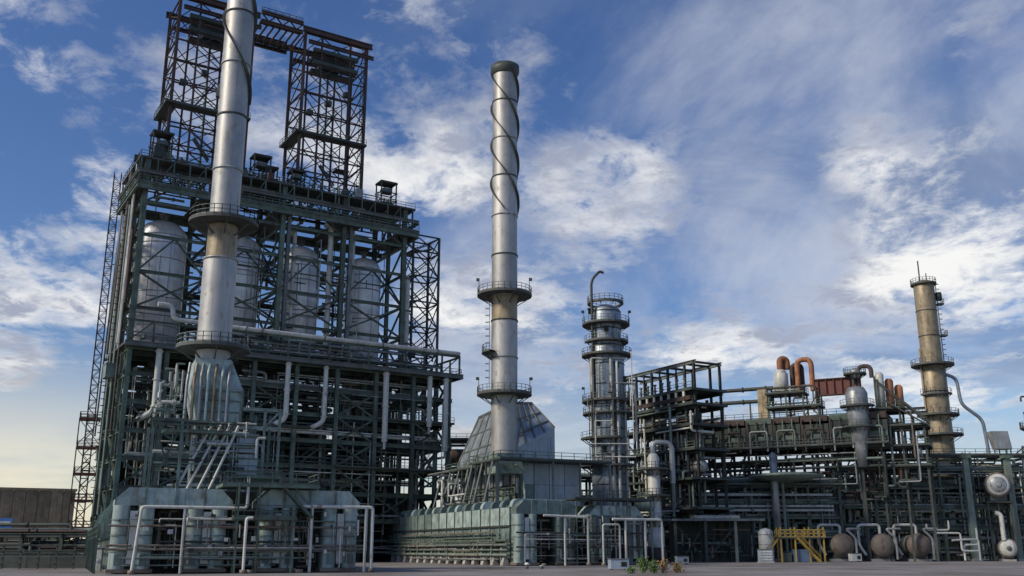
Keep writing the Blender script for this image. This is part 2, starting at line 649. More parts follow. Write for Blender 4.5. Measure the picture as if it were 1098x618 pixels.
def run_pipes(parent, rnd, n, lo, hi, mats, rmin=0.12, rmax=0.4, turns=(1, 3), name='pipe', bias=(1, 0.6, 1)):
    """orthogonal pipe runs inside a box of the plant, with elbows and flanges"""
    for _ in range(n):
        p = Vector([rnd.uniform(lo[i], hi[i]) for i in range(3)])
        r = rnd.uniform(rmin, rmax) * rnd.uniform(0.6, 1)
        pts = [p.copy()]
        ax = rnd.choices((0, 1, 2), bias)[0]
        for t in range(rnd.randint(*turns)):
            q = pts[-1].copy()
            w = rnd.uniform(lo[ax], hi[ax])
            if abs(w - q[ax]) < 5 * r:
                w = q[ax] + 6 * r * (1 if w > q[ax] else -1)
            q[ax] = w
            pts.append(q)
            ax = rnd.choice([a for a in (0, 1, 2) if a != ax])
        mb = MB()
        mb.tube(pts, r, 8)
        for a, b in zip(pts, pts[1:]):
            if rnd.random() < 0.6 and (b - a).length > 2:
                c = a.lerp(b, rnd.uniform(0.3, 0.7))
                mb.flange(c, b - a, r * 1.7, 0.14)
                mb.flange(c + (b - a).normalized() * 0.2, b - a, r * 1.7, 0.10)
        mb.build(name, rnd.choice(mats), parent)


def vessel(parent, c, r, L, axis='x', m='cladding', name='vessel', n=20, bands=3, saddle=0.0):
    """a closed drum with domed ends, girth bands and saddles"""
    e = r * 0.5
    pr = [(0.001, -e)] + [(r * math.sin(R(a)), -e * math.cos(R(a))) for a in (25, 50, 72, 90)]
    pr += [(r, L)] + [(r * math.sin(R(a)), L + e * math.cos(R(a))) for a in (72, 50, 25)] + [(0.001, L + e)]
    o = MB().lathe(pr, c, n, axis).build(name, m, parent)
    for i in range(bands):
        h = L * (i + 0.5) / bands
        cc = list(c)
        cc['xyz'.index(axis)] += h
        MB().lathe([(r + 0.03, -0.07), (r + 0.05, -0.07), (r + 0.05, 0.07), (r + 0.03, 0.07)], cc, n, axis).build('band', 'grey_steel', o)
    if saddle > 0:
        for t in (0.2, 0.8):
            cc = Vector(c)
            cc['xyz'.index(axis)] += L * t
            s = [r * 1.5, r * 1.5, saddle + r * 0.55]
            s['xyz'.index(axis)] = 0.35
            MB().box((cc.x, cc.y, cc.z - r - saddle / 2 + r * 0.225), s).build('saddle', 'grey_steel', parent)
    return o


def deck(parent, x0, x1, y0, y1, z, m='grating', t=0.18, rails='', name='deck', h=1.15):
    d = MB().span(x0, x1, y0, y1, z - t, z).build(name, m, parent)
    e = 0.1
    S = {'f': ((x0 + e, y0 + e, z), (x1 - e, y0 + e, z)), 'b': ((x0 + e, y1 - e, z), (x1 - e, y1 - e, z)),
         'l': ((x0 + e, y0 + e, z), (x0 + e, y1 - e, z)), 'r': ((x1 - e, y0 + e, z), (x1 - e, y1 - e, z))}
    for k in rails:
        MB().rail(S[k], h, 2.2, 0.085).build('guard_rail', 'green_steel', d)
    return d


def flood(p, aim, label, group='floodlights on the platforms'):
    """a small floodlight head on a short pole"""
    t = thing('floodlight', label, 'lamp', p, 0, group)
    mb = MB().bar((0, 0, 0), (0, 0, 2.2), 0.10)
    mb.build('pole', 'dark_steel', t)
    h = MB()
    h.box((aim[0] * 0.2, aim[1] * 0.2, 2.35), (0.55, 0.5, 0.45))
    h.build('lamp_head', 'dark_steel', t)
    return t


# ------------------------------------------------------------------ ground
gm = MB()
gm.add([(-2500, -300, 0), (2500, -300, 0), (2500, 5000, 0), (-2500, 5000, 0)], [(0, 1, 2, 3)])
prop(gm.build('ground', 'ground'), kind='structure')

# ------------------------------------------------------------------ coker: the big open steel structure
rnd = random.Random(7)
CK = Fr(-68.2, 165.0, 32.0)
ck = thing('coker_structure', 'huge dark green open steel tower holding four silver drums, left half of the plant', 'steel structure', CK.P, CK.rot)
LX = [1.8, 8.0, 15.5, 23.5, 31.5, 39.5, 47.5, 55.5, 63.5]
LY = [-3.0, 2.5, 8.0, 13.0]
LZ = [7.4, 12.2, 17.0, 21.6, 26.4, 31.2, 35.7]
frame(ck, LX, LY, LZ, 0.75, 0.75, 'green_steel')
for i in range(8):
    for j, (za, zb) in enumerate(zip([0.3] + LZ, LZ)):
        if (i, j) in ((5, 3), (5, 4), (5, 5), (6, 1), (1, 2), (1, 3), (7, 2), (3, 5), (0, 4), (0, 2), (7, 4), (5, 2)):
            xbrace(ck, (LX[i], -3, za), (LX[i + 1], -3, za), (LX[i + 1], -3, zb), (LX[i], -3, zb), 0.32, 'green_steel')
        if rnd.random() < 0.30:
            y = rnd.choice(LY[1:])
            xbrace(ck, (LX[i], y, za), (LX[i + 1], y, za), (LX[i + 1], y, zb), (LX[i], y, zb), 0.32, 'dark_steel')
for j in range(3):
    for k, (za, zb) in enumerate(zip([0.3] + LZ, LZ)):
        for x in (LX[0], LX[-1]):
            if (j + k) % 2 == 0:
                xbrace(ck, (x, LY[j], za), (x, LY[j + 1], za), (x, LY[j + 1], zb), (x, LY[j], zb), 0.34, 'green_steel')
# intermediate floors, set back irregularly behind the front row
for z, xa, xb, ya, yb in ((7.6, 1.8, 63.5, 2, 13.4), (12.4, 7.5, 47.5, 5, 13.4), (17.2, 1.8, 31.5, 1, 13.4), (17.2, 39.5, 64, -4.0, 12.5),
                          (21.8, 15.5, 63.5, 5, 13.4), (26.6, 1.8, 39.5, 4, 13.4), (26.6, 47.5, 64.5, -3.9, 12.5), (31.4, 7.5, 55.5, 5, 13.4)):
    deck(ck, xa, xb, ya, yb, z, rails='f', t=0.22)
# main drum deck, projecting, with trellis parapet and the long pipe over it
deck(ck, 0.8, 65.6, -4.6, 16.0, 36.4, t=0.3, rails='fr')
bar('edge_beam', (0.6, -4.75, 36.05), (65.8, -4.75, 36.05), 0.45, 'grey_steel', ck, 'H', 0.85)
bar('edge_beam', (65.75, -4.4, 36.03), (65.75, 15.8, 36.03), 0.45, 'grey_steel', ck, 'H', 0.85)
for i in range(17):
    x = 1.2 + i * 4.0
    bar('post', (x, -4.2, 36.4), (x, -4.2, 40.3), 0.30, 'green_steel', ck)
    if i < 16 and i % 3 == 0:
        bar('brace', (x, -4.2, 36.5), (x + 4, -4.2, 40.2), 0.18, 'green_steel', ck)
bar('beam', (0.8, -4.2, 40.15), (65.4, -4.2, 40.15), 0.32, 'green_steel', ck, 'H', 0.36)
bar('beam', (65.3, -4.2, 40.10), (65.3, 12.0, 40.10), 0.30, 'green_steel', ck, 'H', 0.36)
for y in (0.0, 4.0, 8.0, 11.8):
    bar('post', (65.3, y, 36.4), (65.3, y, 40.0), 0.28, 'green_steel', ck)
# upper cage round the drums
UX = [2.2, 14.2, 28.0, 40.6, 54.0]
UY = [0.0, 15.0]
UZ = [43.4, 50.0, 56.8, 63.0]
for x in UX:
    for y in UY:
        bar('column', (x, y, 36.4), (x, y, 71.0), 0.9, 'green_steel', ck)
for x in (29.3, 42.2):
    bar('column', (x, 0, 36.4), (x, 0, 66.0), 0.7, 'grey_steel', ck)
for z in UZ:
    for y in UY:
        bar('beam', (UX[0] - 0.6, y, z), (UX[-1] + 0.6, y, z), 0.42, 'green_steel', ck, 'H', 0.55)
    for x in UX:
        bar('beam', (x, -0.4, z - 0.03), (x, 15.4, z - 0.03), 0.40, 'green_steel', ck, 'H', 0.5)
for i in range(4):
    a, b = UX[i], UX[i + 1]
    zs = [36.6] + UZ
    xbrace(ck, (a, 0, zs[1]), (b, 0, zs[1]), (b, 0, zs[2]), (a, 0, zs[2]), 0.34, 'green_steel')
    m = (a + b) / 2
    bar('brace', (a, 0.2, zs[2]), (m, 0.2, zs[3]), 0.30, 'green_steel', ck)
    bar('brace', (b, 0.2, zs[2]), (m, 0.2, zs[3]), 0.30, 'green_steel', ck)
    bar('brace', (a, 0.2, zs[4]), (a + 4.5, 0.2, 66.0), 0.30, 'green_steel', ck)
    bar('brace', (b, 0.2, zs[4]), (b - 4.5, 0.2, 66.0), 0.30, 'green_steel', ck)
    for j in range(4):
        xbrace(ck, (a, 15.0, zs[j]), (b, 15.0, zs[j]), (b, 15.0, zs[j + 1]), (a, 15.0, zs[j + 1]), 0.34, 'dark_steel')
for x in (UX[0], UX[-1], UX[2]):
    zs = [36.6] + UZ + [70.5]
    for j in range(5):
        for ya, yb in ((0, 7.6), (7.6, 15.0)):
            if j % 2 == (0 if ya == 0 else 1):
                bar('brace', (x, ya, zs[j]), (x, yb, zs[j + 1]), 0.32, 'green_steel', ck)
            else:
                bar('brace', (x, yb, zs[j]), (x, ya, zs[j + 1]), 0.32, 'green_steel', ck)
for x in (UX[0], UX[-1]):
    bar('column', (x, 7.6, 36.4), (x, 7.6, 71.0), 0.7, 'green_steel', ck)
# back galleries behind the drums and their stairs
for z in (43.8, 50.4, 57.2):
    deck(ck, 1.0, 54.0, 13.9, 16.8, z, rails='fb')
    deck(ck, 1.2, 2.6, 3.0, 14.0, z, rails='l')
for i, z in enumerate((36.4, 43.8, 50.4)):
    stair(ck, (1.4, 3.0 if i % 2 else 12.0, z), (1.4, 12.0 if i % 2 else 3.0, z + 6.9), 0.8, (1, 0), 'green_steel')
# cornice: deep girders and the two upper decks
for y in (-1.6, 16.2):
    bar('girder', (0.6, y, 65.4), (56.4, y, 65.4), 0.5, 'green_steel', ck, 'H', 1.1)
    bar('girder', (0.6, y, 68.2), (56.4, y, 68.2), 0.45, 'grey_steel', ck, 'H', 0.7)
for x in (0.5, 56.5):
    bar('girder', (x, -1.6, 65.35), (x, 16.2, 65.35), 0.5, 'green_steel', ck, 'H', 1.05)
    bar('girder', (x, -1.6, 68.15), (x, 16.2, 68.15), 0.45, 'grey_steel', ck, 'H', 0.7)
for xa, xb, ya, yb in ((0.4, 56.6, -1.9, 1.4), (0.4, 3.0, 1.45, 16.4), (12.4, 18.0, 1.45, 16.4), (26.6, 30.6, 1.45, 16.4), (39.4, 44.6, 1.45, 16.4), (53.0, 56.6, 1.45, 16.4), (3.05, 53.0, 14.2, 16.35)):
    if ya > 14 or ya < 0 or True:
        deck(ck, xa, xb, ya, yb if not (ya == 1.45 and xa > 1) else 14.1, 66.2, t=0.25, rails='f' if ya < 0 else ('l' if xa < 1 else ''))
for xa, xb, ya, yb in ((0.6, 5.0, -1.0, 15.8), (5.1, 22.0, -1.0, 3.6), (5.1, 22.0, 13.2, 15.8), (22.1, 31.0, -1.0, 15.8), (31.1, 47.0, -1.0, 3.6), (31.1, 47.0, 13.2, 15.8), (47.1, 56.0, -1.0, 15.8)):
    deck(ck, xa, xb, ya, yb, 71.2, t=0.25, rails='fb' if xa > 1 else 'flb')
for x in (5.5, 9.6, 14.0, 18.0, 21.5, 31.4, 36.0, 40.6, 45.6):
    bar('cross_girder', (x, 3.5, 70.6), (x, 13.3, 70.6), 0.4, 'dark_steel', ck, 'H', 0.8)
for i in range(20):
    x = 0.9 + i * 2.86
    bar('post', (x, -1.2, 66.2), (x, -1.2, 71.0), 0.22, 'green_steel', ck)
    if i % 2 and i < 19:
        bar('brace', (x, -1.2, 66.3), (x + 2.86, -1.2, 70.9), 0.18, 'green_steel', ck)
for i in range(6):
    y = 0.2 + i * 3.0
    for x in (0.8, 55.8):
        bar('post', (x, y, 66.2), (x, y, 71.0), 0.24, 'green_steel', ck)
        if i % 2 == 0 and i < 5:
            bar('brace', (x, y, 66.3), (x, y + 3.0, 70.9), 0.2, 'green_steel', ck)
rl = random.Random(77)
for i in range(16):                       # risers and ladders clamped to the left side of the cage
    y = 0.5 + i * 0.92
    za, zb = rl.choice((36.5, 37.0, 43.9, 22.0, 8.0)), rl.choice((63.5, 66.0, 57.5, 70.6))
    MB().tube([(0.95 - rl.random() * 0.5, y, za), (0.95 - rl.random() * 0.2, y, zb)], rl.uniform(0.10, 0.28), 8, 0).build('riser_pipe', rl.choice(['dark_steel', 'green_pipe', 'rust_steel', 'grey_pipe']), ck)
ladder(ck, (0.7, 6.0), 36.5, 66.0, (-1, 0), 'dark_steel')
ladder(ck, (1.0, 11.0), 8.0, 36.0, (-1, 0), 'dark_steel')
# irregular uprights, davits and light masts standing on the top deck
for i in range(60):
    x = rl.uniform(1.0, 55.6)
    y = rl.choice((-0.6, 0.8, 3.0, 14.0, 15.0))
    h = rl.uniform(0.8, 3.6)
    mb = MB().bar((x, y, 71.2), (x, y, 71.2 + h), rl.choice((0.12, 0.16, 0.24)))
    if rl.random() < 0.5:
        mb.bar((x, y, 71.2 + h), (x + rl.uniform(-1.8, 1.8), y, 71.2 + h + rl.uniform(-0.2, 0.4)), 0.13)
    if rl.random() < 0.35:
        mb.box((x, y, 71.2 + h * 0.4), (rl.uniform(0.6, 1.8), 0.9, h * 0.6))
    mb.build('deck_fitting', rl.choice(['dark_steel', 'rust_steel', 'green_steel', 'grey_pipe']), ck)
# small winch houses and valve frames along the top deck
for k, (x, y, w, h) in enumerate(((3.0, 1.5, 3.4, 6.2), (6.4, 12, 3.0, 4.4), (22.0, 1.2, 3.2, 5.6), (25.8, 8, 3.0, 6.4), (29.6, 1.0, 2.6, 4.0), (49.0, 1.2, 3.4, 5.6),
                                  (52.6, 10, 3.0, 4.2), (12.0, 14, 3, 4.5), (45.0, 14, 3, 4.8))):
    mb = MB()
    for dx in (0, w):
        for dy in (0, 2.6):
            mb.bar((x + dx, y + dy, 71.2), (x + dx, y + dy, 71.2 + h), 0.24)
    for z in (71.2 + h, 71.2 + h * 0.62, 71.2 + h * 0.3):
        for dy in (0, 2.6):
            mb.bar((x - 0.3, y + dy, z), (x + w + 0.3, y + dy, z), 0.2)
        for dx in (0, w):
            mb.bar((x + dx, y - 0.3, z - 0.02), (x + dx, y + 2.9, z - 0.02), 0.18)
    mb.bar((x, y, 71.3), (x + w, y, 71.2 + h * 0.62), 0.14)
    mb.bar((x + w, y + 2.6, 71.3), (x, y + 2.6, 71.2 + h * 0.62), 0.14)
    mb.span(x - 0.2, x + w + 0.2, y - 0.2, y + 2.8, 71.2 + h + 0.1, 71.2 + h + 0.3)
    mb.build('winch_frame', 'dark_steel', ck)
    MB().box((x + w / 2, y + 1.3, 71.2 + h * 0.62 + 0.6), (w * 0.6, 1.6, 1.0)).build('winch', 'grey_steel', ck)
# piping and equipment carried by the structure
run_pipes(ck, random.Random(1), 90, (1.6, -2.6, 1.0), (63, 4.5, 35.0), ['green_pipe', 'grey_pipe', 'dark_steel', 'green_pipe', 'white_pipe'], 0.15, 0.42, (1, 3), bias=(1, 0.3, 1.3))
run_pipes(ck, random.Random(2), 60, (1, 3.0, 1.0), (63, 13, 35.0), ['green_pipe', 'dark_steel', 'rust_steel'], 0.2, 0.55, (1, 3))
run_pipes(ck, random.Random(3), 60, (0.8, -1.4, 66.6), (56, 15.5, 73.2), ['dark_steel', 'grey_pipe', 'rust_steel', 'green_pipe'], 0.14, 0.36, (1, 3), bias=(1, 0.4, 0.8))
run_pipes(ck, random.Random(4), 36, (2, 13.9, 37), (55, 17, 65), ['dark_steel', 'grey_pipe', 'rust_steel', 'white_pipe'], 0.16, 0.45, (1, 3), bias=(0.7, 0.3, 1.2))
run_pipes(ck, random.Random(5), 44, (1, -3.6, 36.8), (64.5, 4.0, 40.0), ['green_pipe', 'grey_pipe', 'dark_steel'], 0.14, 0.34, (1, 3), bias=(1.3, 0.4, 0.5))
run_pipes(ck, random.Random(6), 120, (1.6, -3.4, 1.0), (64, 3.0, 35.5), ['green_pipe', 'grey_pipe', 'dark_steel', 'green_steel', 'mid_green', 'white_pipe'], 0.06, 0.16, (1, 3), name='conduit', bias=(1, 0.3, 1.4))
run_pipes(ck, random.Random(8), 60, (0, -0.5, 37), (55, 3.0, 65.0), ['green_pipe', 'grey_pipe', 'dark_steel', 'green_steel'], 0.06, 0.15, (1, 2), name='conduit', bias=(0.8, 0.3, 1.4))
rq = random.Random(11)
for k in range(34):
    z = rq.choice((7.6, 12.4, 17.2, 21.8, 26.6, 31.4))
    x, y = rq.uniform(1, 62), rq.uniform(4.5, 11.5)
    if rq.random() < 0.5:
        h = rq.uniform(1.8, 3.6)
        r = rq.uniform(0.6, 1.4)
        MB().lathe([(0.001, 0), (r, 0), (r, h), (r * 0.7, h + r * 0.35), (0.001, h + r * 0.5)], (x, y, z), 14).build('vessel', rq.choice(['green_pipe', 'grey_pipe', 'dark_steel']), ck)
    else:
        s = (rq.uniform(1.5, 4.5), rq.uniform(1.2, 3), rq.uniform(1.4, 3.6))
        mb = MB().box((x, y, z + s[2] / 2), s)
        mb.box((x, y, z + s[2] + 0.1), (s[0] * 1.08, s[1] * 1.08, 0.2))
        mb.build('equipment_cabinet', rq.choice(['mid_green', 'dark_steel', 'green_steel']), ck)
for (xa, xb, z) in ((33, 39, 7.6), (39, 33, 12.4), (33, 39, 17.2), (58, 63, 17.2), (63, 58, 21.8), (58, 63, 26.6), (5, 11, 7.6), (11, 5, 12.4), (5, 11, 17.2), (11, 5, 21.8)):
    stair(ck, (xa, -1.2, z), (xb, -1.2, z + 4.7), 0.9, (0, 1), 'green_steel')
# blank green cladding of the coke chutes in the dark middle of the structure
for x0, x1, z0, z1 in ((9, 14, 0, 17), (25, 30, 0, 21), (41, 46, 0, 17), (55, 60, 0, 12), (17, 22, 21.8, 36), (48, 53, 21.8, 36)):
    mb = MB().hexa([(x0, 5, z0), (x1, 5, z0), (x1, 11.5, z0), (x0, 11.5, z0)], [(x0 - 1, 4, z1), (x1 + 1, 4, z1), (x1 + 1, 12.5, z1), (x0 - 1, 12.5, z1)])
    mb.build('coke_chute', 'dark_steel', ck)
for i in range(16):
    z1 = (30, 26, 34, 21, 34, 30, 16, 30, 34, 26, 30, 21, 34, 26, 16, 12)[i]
    MB().span(1.4 + i * 3.88, 1.4 + i * 3.88 + 3.84, 13.6, 13.9, 0, z1).build('dark_backing', 'dark_steel', ck)  # dark panels added behind the frame to keep its interior black

# ------------------------------------------------------------------ coke drums
drums = ((7.8, 9.0, 4.6, 'silver coke drum at the far left of the structure, left of the tall stack'),
         (22.6, 9.0, 4.1, 'silver coke drum half hidden behind the tall stack'),
         (35.0, 9.0, 4.0, 'silver coke drum third from the left, in the middle of the structure'),
         (49.0, 9.0, 3.7, 'silver coke drum at the right end of the row, the smallest looking'))
for x, y, r, lab in drums:
    w = CK.P + CK.u * x + CK.v * y
    t = thing('coke_drum', lab, 'drum', (w.x, w.y, 36.4), CK.rot, 'four coke drums in the steel structure')
    pr = [(r * 0.96, 0.0), (r * 0.96, 3.2), (r, 3.4), (r, 22.6)] + [(r * math.cos(R(a)), 22.6 + r * 0.78 * math.sin(R(a))) for a in (15, 30, 45, 60, 75, 86)] + [(0.001, 22.6 + r * 0.78)]
    MB().lathe(pr, (0, 0, 0), 40).build('shell', 'cladding', t)
    MB().lathe([(r * 0.14, 0), (r * 0.14, 1.2), (r * 0.2, 1.2), (r * 0.2, 1.45), (0.001, 1.45)], (0, 0, 22.5 + r * 0.78), 16).build('nozzle', 'grey_steel', t)
    for k, z in enumerate((5.2, 8.4, 11.6, 14.8, 18.0, 21.0, 22.6)):
        MB().lathe([(r, -0.11), (r + 0.07, -0.10), (r + 0.07, 0.10), (r, 0.11)], (0, 0, z), 40).build('band', 'grey_pipe', t)
    for a in range(0, 360, 45):
        q = MB()
        q.bar(((r + .02) * math.cos(R(a + 10)), (r + .02) * math.sin(R(a + 10)), 3.4), ((r + .02) * math.cos(R(a + 10)), (r + .02) * math.sin(R(a + 10)), 22.6), 0.09)
        q.build('seam', 'grey_pipe', t)

# vapour lines between the drums, standing on the drum deck
for x, y, r, z1, lab in ((31.2, 1.8, 0.42, 63.0, 'pale vertical vapour pipe beside the third drum, left side'), (38.6, 1.6, 0.55, 66.0, 'tall pale vapour pipe between the third and fourth drums'),
                         (43.4, 1.8, 0.5, 65.0, 'pale vapour pipe hugging the left side of the fourth drum'), (15.6, 2.2, 0.35, 63, 'thin vapour pipe just left of the tall stack below its ring platform'),
                         (57.0, 4.0, 0.5, 58, 'pale vapour pipe at the right edge of the drum structure')):
    w = CK.P + CK.u * x + CK.v * y
    t = thing('vapour_pipe', lab, 'pipe', (w.x, w.y, 36.4), CK.rot, 'vapour pipes among the drums')
    MB().tube([(0, 0, 0), (0, 0, z1 - 36.4), (0, 3.0, z1 - 36.4)], r, 12).build('pipe_run', 'white_pipe', t)
    for z in (0.4, 7.0, 14.0, 21.0):
        MB().flange((0, 0, z), (0, 0, 1), r * 1.55, 0.3, 12).build('flange', 'grey_steel', t)

# the long pale pipe on the parapet of the drum deck
w = CK.P + CK.u * 0 + CK.v * -4.2
t = thing('header_pipe', 'long pale header pipe along the front edge of the drum deck', 'pipe', (w.x, w.y, 40.33), CK.rot)
MB().tube([(5.6, 0.6, 3.2), (8.2, 0.6, 3.2), (8.2, 0.3, 0.75), (19.0, 0, 0.45), (65.2, 0, 0.45)], 0.42, 14, 1.4).build('pipe_run', 'white_pipe', t)
for k in range(16):
    MB().box((4.9 + 4 * k, 0, 0.02), (0.3, 0.7, 0.12)).build('pipe_shoe', 'grey_steel', t)
for x in (12, 24, 36, 48, 60):
    MB().flange((x + 9 if x == 12 else x, 0, 0.45), (1, 0, 0), 0.6, 0.22, 14).build('flange', 'grey_steel', t)

# hanging transfer lines under the deck
hang = ((165, 441, 'elbow', 0.50, 'pale pipe with a curved lower end, leftmost of those hanging under the deck'),
        (306, 449, 'elbow', 0.48, 'pale hanging pipe under the deck just right of the stack duct'),
        (347, 452, 'elbow', 0.44, 'pale hanging pipe with bent foot under the middle of the deck'),
        (412, 474, 'down', 0.55, 'longest pale hanging pipe under the right half of the deck'),
        (460, 458, 'down', 0.48, 'short pale hanging pipe near the right end of the deck'),
        (477, 484, 'down', 0.50, 'pale hanging pipe at the right corner of the deck'))
for px, py, kind, r, lab in hang:
    x, z = CK.hit(px, py, -4.0)
    w = CK.P + CK.u * x + CK.v * -4.0
    t = thing('hanging_pipe', lab, 'pipe', (w.x, w.y, z), CK.rot, 'pale pipes hanging below the drum deck')
    pts = [(0, 0, 35.55 - z), (0, 0, 0)]
    if kind == 'elbow':
        pts = [(0, 0, 35.55 - z), (0, 0, 0), (-1.6, 0.6, -1.0), (-1.6, 4, -1.0)]
    MB().tube(pts, r, 14, 1.5).build('pipe_run', 'white_pipe', t)
    for zz in (0.8, (35.6 - z) * 0.5, 35.1 - z):
        MB().flange((0, 0, zz), (0, 0, 1), r * 1.4, 0.18, 14).build('flange', 'white_pipe', t)
    if kind == 'down':
        MB().tube([(0, 0, 0.3), (0, 0, -1.4)], r * 0.55, 10).build('outlet', 'grey_pipe', t)
        MB().tube([(0, 0, -1.2), (0, 3.2, -1.2)], r * 0.5, 10).build('branch', 'grey_pipe', t)

# stair tower at the right end of the drum cage
w = CK.P + CK.u * 58.6 + CK.v * 5.0
t = thing('stair_tower', 'open lattice stair tower at the right end of the drum structure', 'stair tower', (w.x, w.y, 36.4), CK.rot)
TZ = [0, 5.6, 11.2, 16.8, 22.4, 28.0, 31.5]
for x in (0, 6.2):
    for y in (0, 5.0):
        bar('column', (x, y, 0), (x, y, 31.6), 0.42, 'dark_steel', t)
for za, zb in zip(TZ, TZ[1:]):
    for y in (0, 5.0):
        bar('beam', (-0.2, y, zb), (6.4, y, zb), 0.28, 'dark_steel', t)
        xbrace(t, (0, y, za), (6.2, y, za), (6.2, y, zb), (0, y, zb), 0.2, 'dark_steel')
    for x in (0, 6.2):
        bar('beam', (x, -0.2, zb - 0.02), (x, 5.2, zb - 0.02), 0.26, 'dark_steel', t)
        xbrace(t, (x, 0, za), (x, 5, za), (x, 5, zb), (x, 0, zb), 0.18, 'dark_steel')
    deck(t, 0, 1.3, 0.3, 4.7, zb, rails='f')
    stair(t, (1.2, 2.6, za + 0.1), (6.0, 2.6, (za + zb) / 2), 0.9, (0, 1), 'dark_steel')

# ------------------------------------------------------------------ drilling derricks on the top deck
def derrick(x0, x1, lab):
    w = CK.P + CK.u * x0 + CK.v * 4.5
    t = thing('drilling_derrick', lab, 'derrick', (w.x, w.y, 71.2), CK.rot, 'twin derricks above the drums')
    W, D = x1 - x0, 8.5
    Z = [0, 4.6, 9.2, 13.8, 18.4, 23.0, 27.6, 32.2, 36.6]
    xs = [0, W * 0.27, W * 0.73, W]
    for x in xs:
        for y in (0, D):
            bar('leg', (x, y, 0), (x, y, 37.6), 0.55 if x in (0, W) else 0.36, 'rust_steel', t)
    for za, zb in zip(Z, Z[1:]):
        for y in (0, D):
            bar('girt', (-0.3, y, zb), (W + 0.3, y, zb), 0.26, 'rust_steel', t)
            for i in range(3):
                a, b = xs[i], xs[i + 1]
                if i == 1:
                    xbrace(t, (a, y, za), (b, y, za), (b, y, zb), (a, y, zb), 0.17, 'rust_steel')
                else:
                    up = (Z.index(za) + i) % 2
                    bar('brace', (a, y, za if up else zb), (b, y, zb if up else za), 0.16, 'rust_steel', t)
        for x in (0, W):
            bar('girt', (x, -0.2, zb - 0.02), (x, D + 0.2, zb - 0.02), 0.26, 'rust_steel', t)
            xbrace(t, (x, 0, za), (x, D, za), (x, D, zb), (x, 0, zb), 0.17, 'rust_steel')
    # working platform part way up and the crown
    deck(t, -1.2, W + 0.4, -1.2, 1.2, 13.9, 'dark_steel', 0.35, 'fl', name='platform')
    deck(t, -1.2, 1.2, 1.25, D + 0.8, 13.9, 'dark_steel', 0.35, 'l', name='platform')
    deck(t, W - 5.5, W - 2.5, 0.6, 3.0, 8.0, 'dark_steel', 0.25, '', name='platform')
    stair(t, (4.2, 1.0, 14.0), (8.2, 1.0, 20.4), 1.0, (0, 1), 'dark_steel')
    stair(t, (8.2, 1.0, 4.0), (5.0, 1.0, 8.0), 1.0, (0, 1), 'dark_steel')
    for z in (30.0, 32.8):
        mb = MB()
        mb.span(W * 0.2, W * 0.9, 3.2, D - 3.2, z, z + 0.7)
        mb.span(2.0, W - 2.0, -0.4, 0.5, z + 0.1, z + 0.9)
        mb.build('crown_platform', 'dark_steel', t)
    MB().box((W * 0.5, D * 0.5, 31.8), (4.0, 3.2, 1.8)).build('crown_block', 'dark_steel', t)
    for y in (-0.6, D + 0.6):
        bar('crown_beam', (-0.8, y, 37.2), (W + 1.0, y, 37.2), 0.6, 'rust_steel', t, 'H', 1.2)
        bar('crown_beam', (0.6, y, 34.6), (W + 1.4, y, 34.6), 0.5, 'rust_steel', t, 'H', 0.8)
    # drill stem and hoses in the middle
    MB().tube([(W * 0.5, D * 0.5, 0.2), (W * 0.5, D * 0.5, 30.0)], 0.24, 8).build('drill_stem', 'dark_steel', t)
    MB().tube([(W * 0.66, 1, 0.2), (W * 0.66, 1, 24), (W * 0.5, D * 0.5, 29)], 0.14, 8, 2).build('hose', 'dark_steel', t)
    ladder(t, (W - 1.0, -0.5), 0.2, 37, (0, -1), 'rust_steel')
    for k in range(3):
        MB().box((2.0 + k * 4, 0.6, 19 + k * 3), (1.3, 1.2, 1.0)).build('pulley_block', 'dark_steel', t)
    return t


derrick(6.0, 20.8, 'rusty lattice derrick behind the tall stack, top cut by the frame')
derrick(31.8, 45.8, 'rusty lattice derrick to the right of the tall stack, seen whole against the sky')
w = CK.P + CK.u * 21.9 + CK.v * 3.9
t = thing('crown_bridge', 'dark lattice bridge joining the tops of the two derricks', 'bridge', (w.x, w.y, 107.2), CK.rot)
for y in (-0.35, 9.9):
    for z in (0.0, 2.0):
        bar('chord', (0.0, y, z), (9.0, y, z), 0.6, 'rust_steel', t, 'H', 0.7)
    for i in range(6):
        a = 0.1 + i * 1.48
        bar('brace', (a, y, 0.2 if i % 2 else 1.8), (a + 1.48, y, 1.8 if i % 2 else 0.2), 0.24, 'rust_steel', t)
for i in range(7):
    bar('cross_beam', (0.3 + i * 1.4, 0.0, 0.0), (0.3 + i * 1.4, 9.55, 0.0), 0.3, 'rust_steel', t)
MB().span(0.1, 8.9, -0.1, 1.6, 0.28, 0.4).build('walkway', 'dark_steel', t)
MB().span(0.1, 8.9, 7.6, 9.4, 0.28, 0.4).build('walkway', 'dark_steel', t)
MB().rail([(0.1, 0.0, 2.3), (8.9, 0.0, 2.3)], 1.1, 1.4, 0.1).build('guard_rail', 'rust_steel', t)

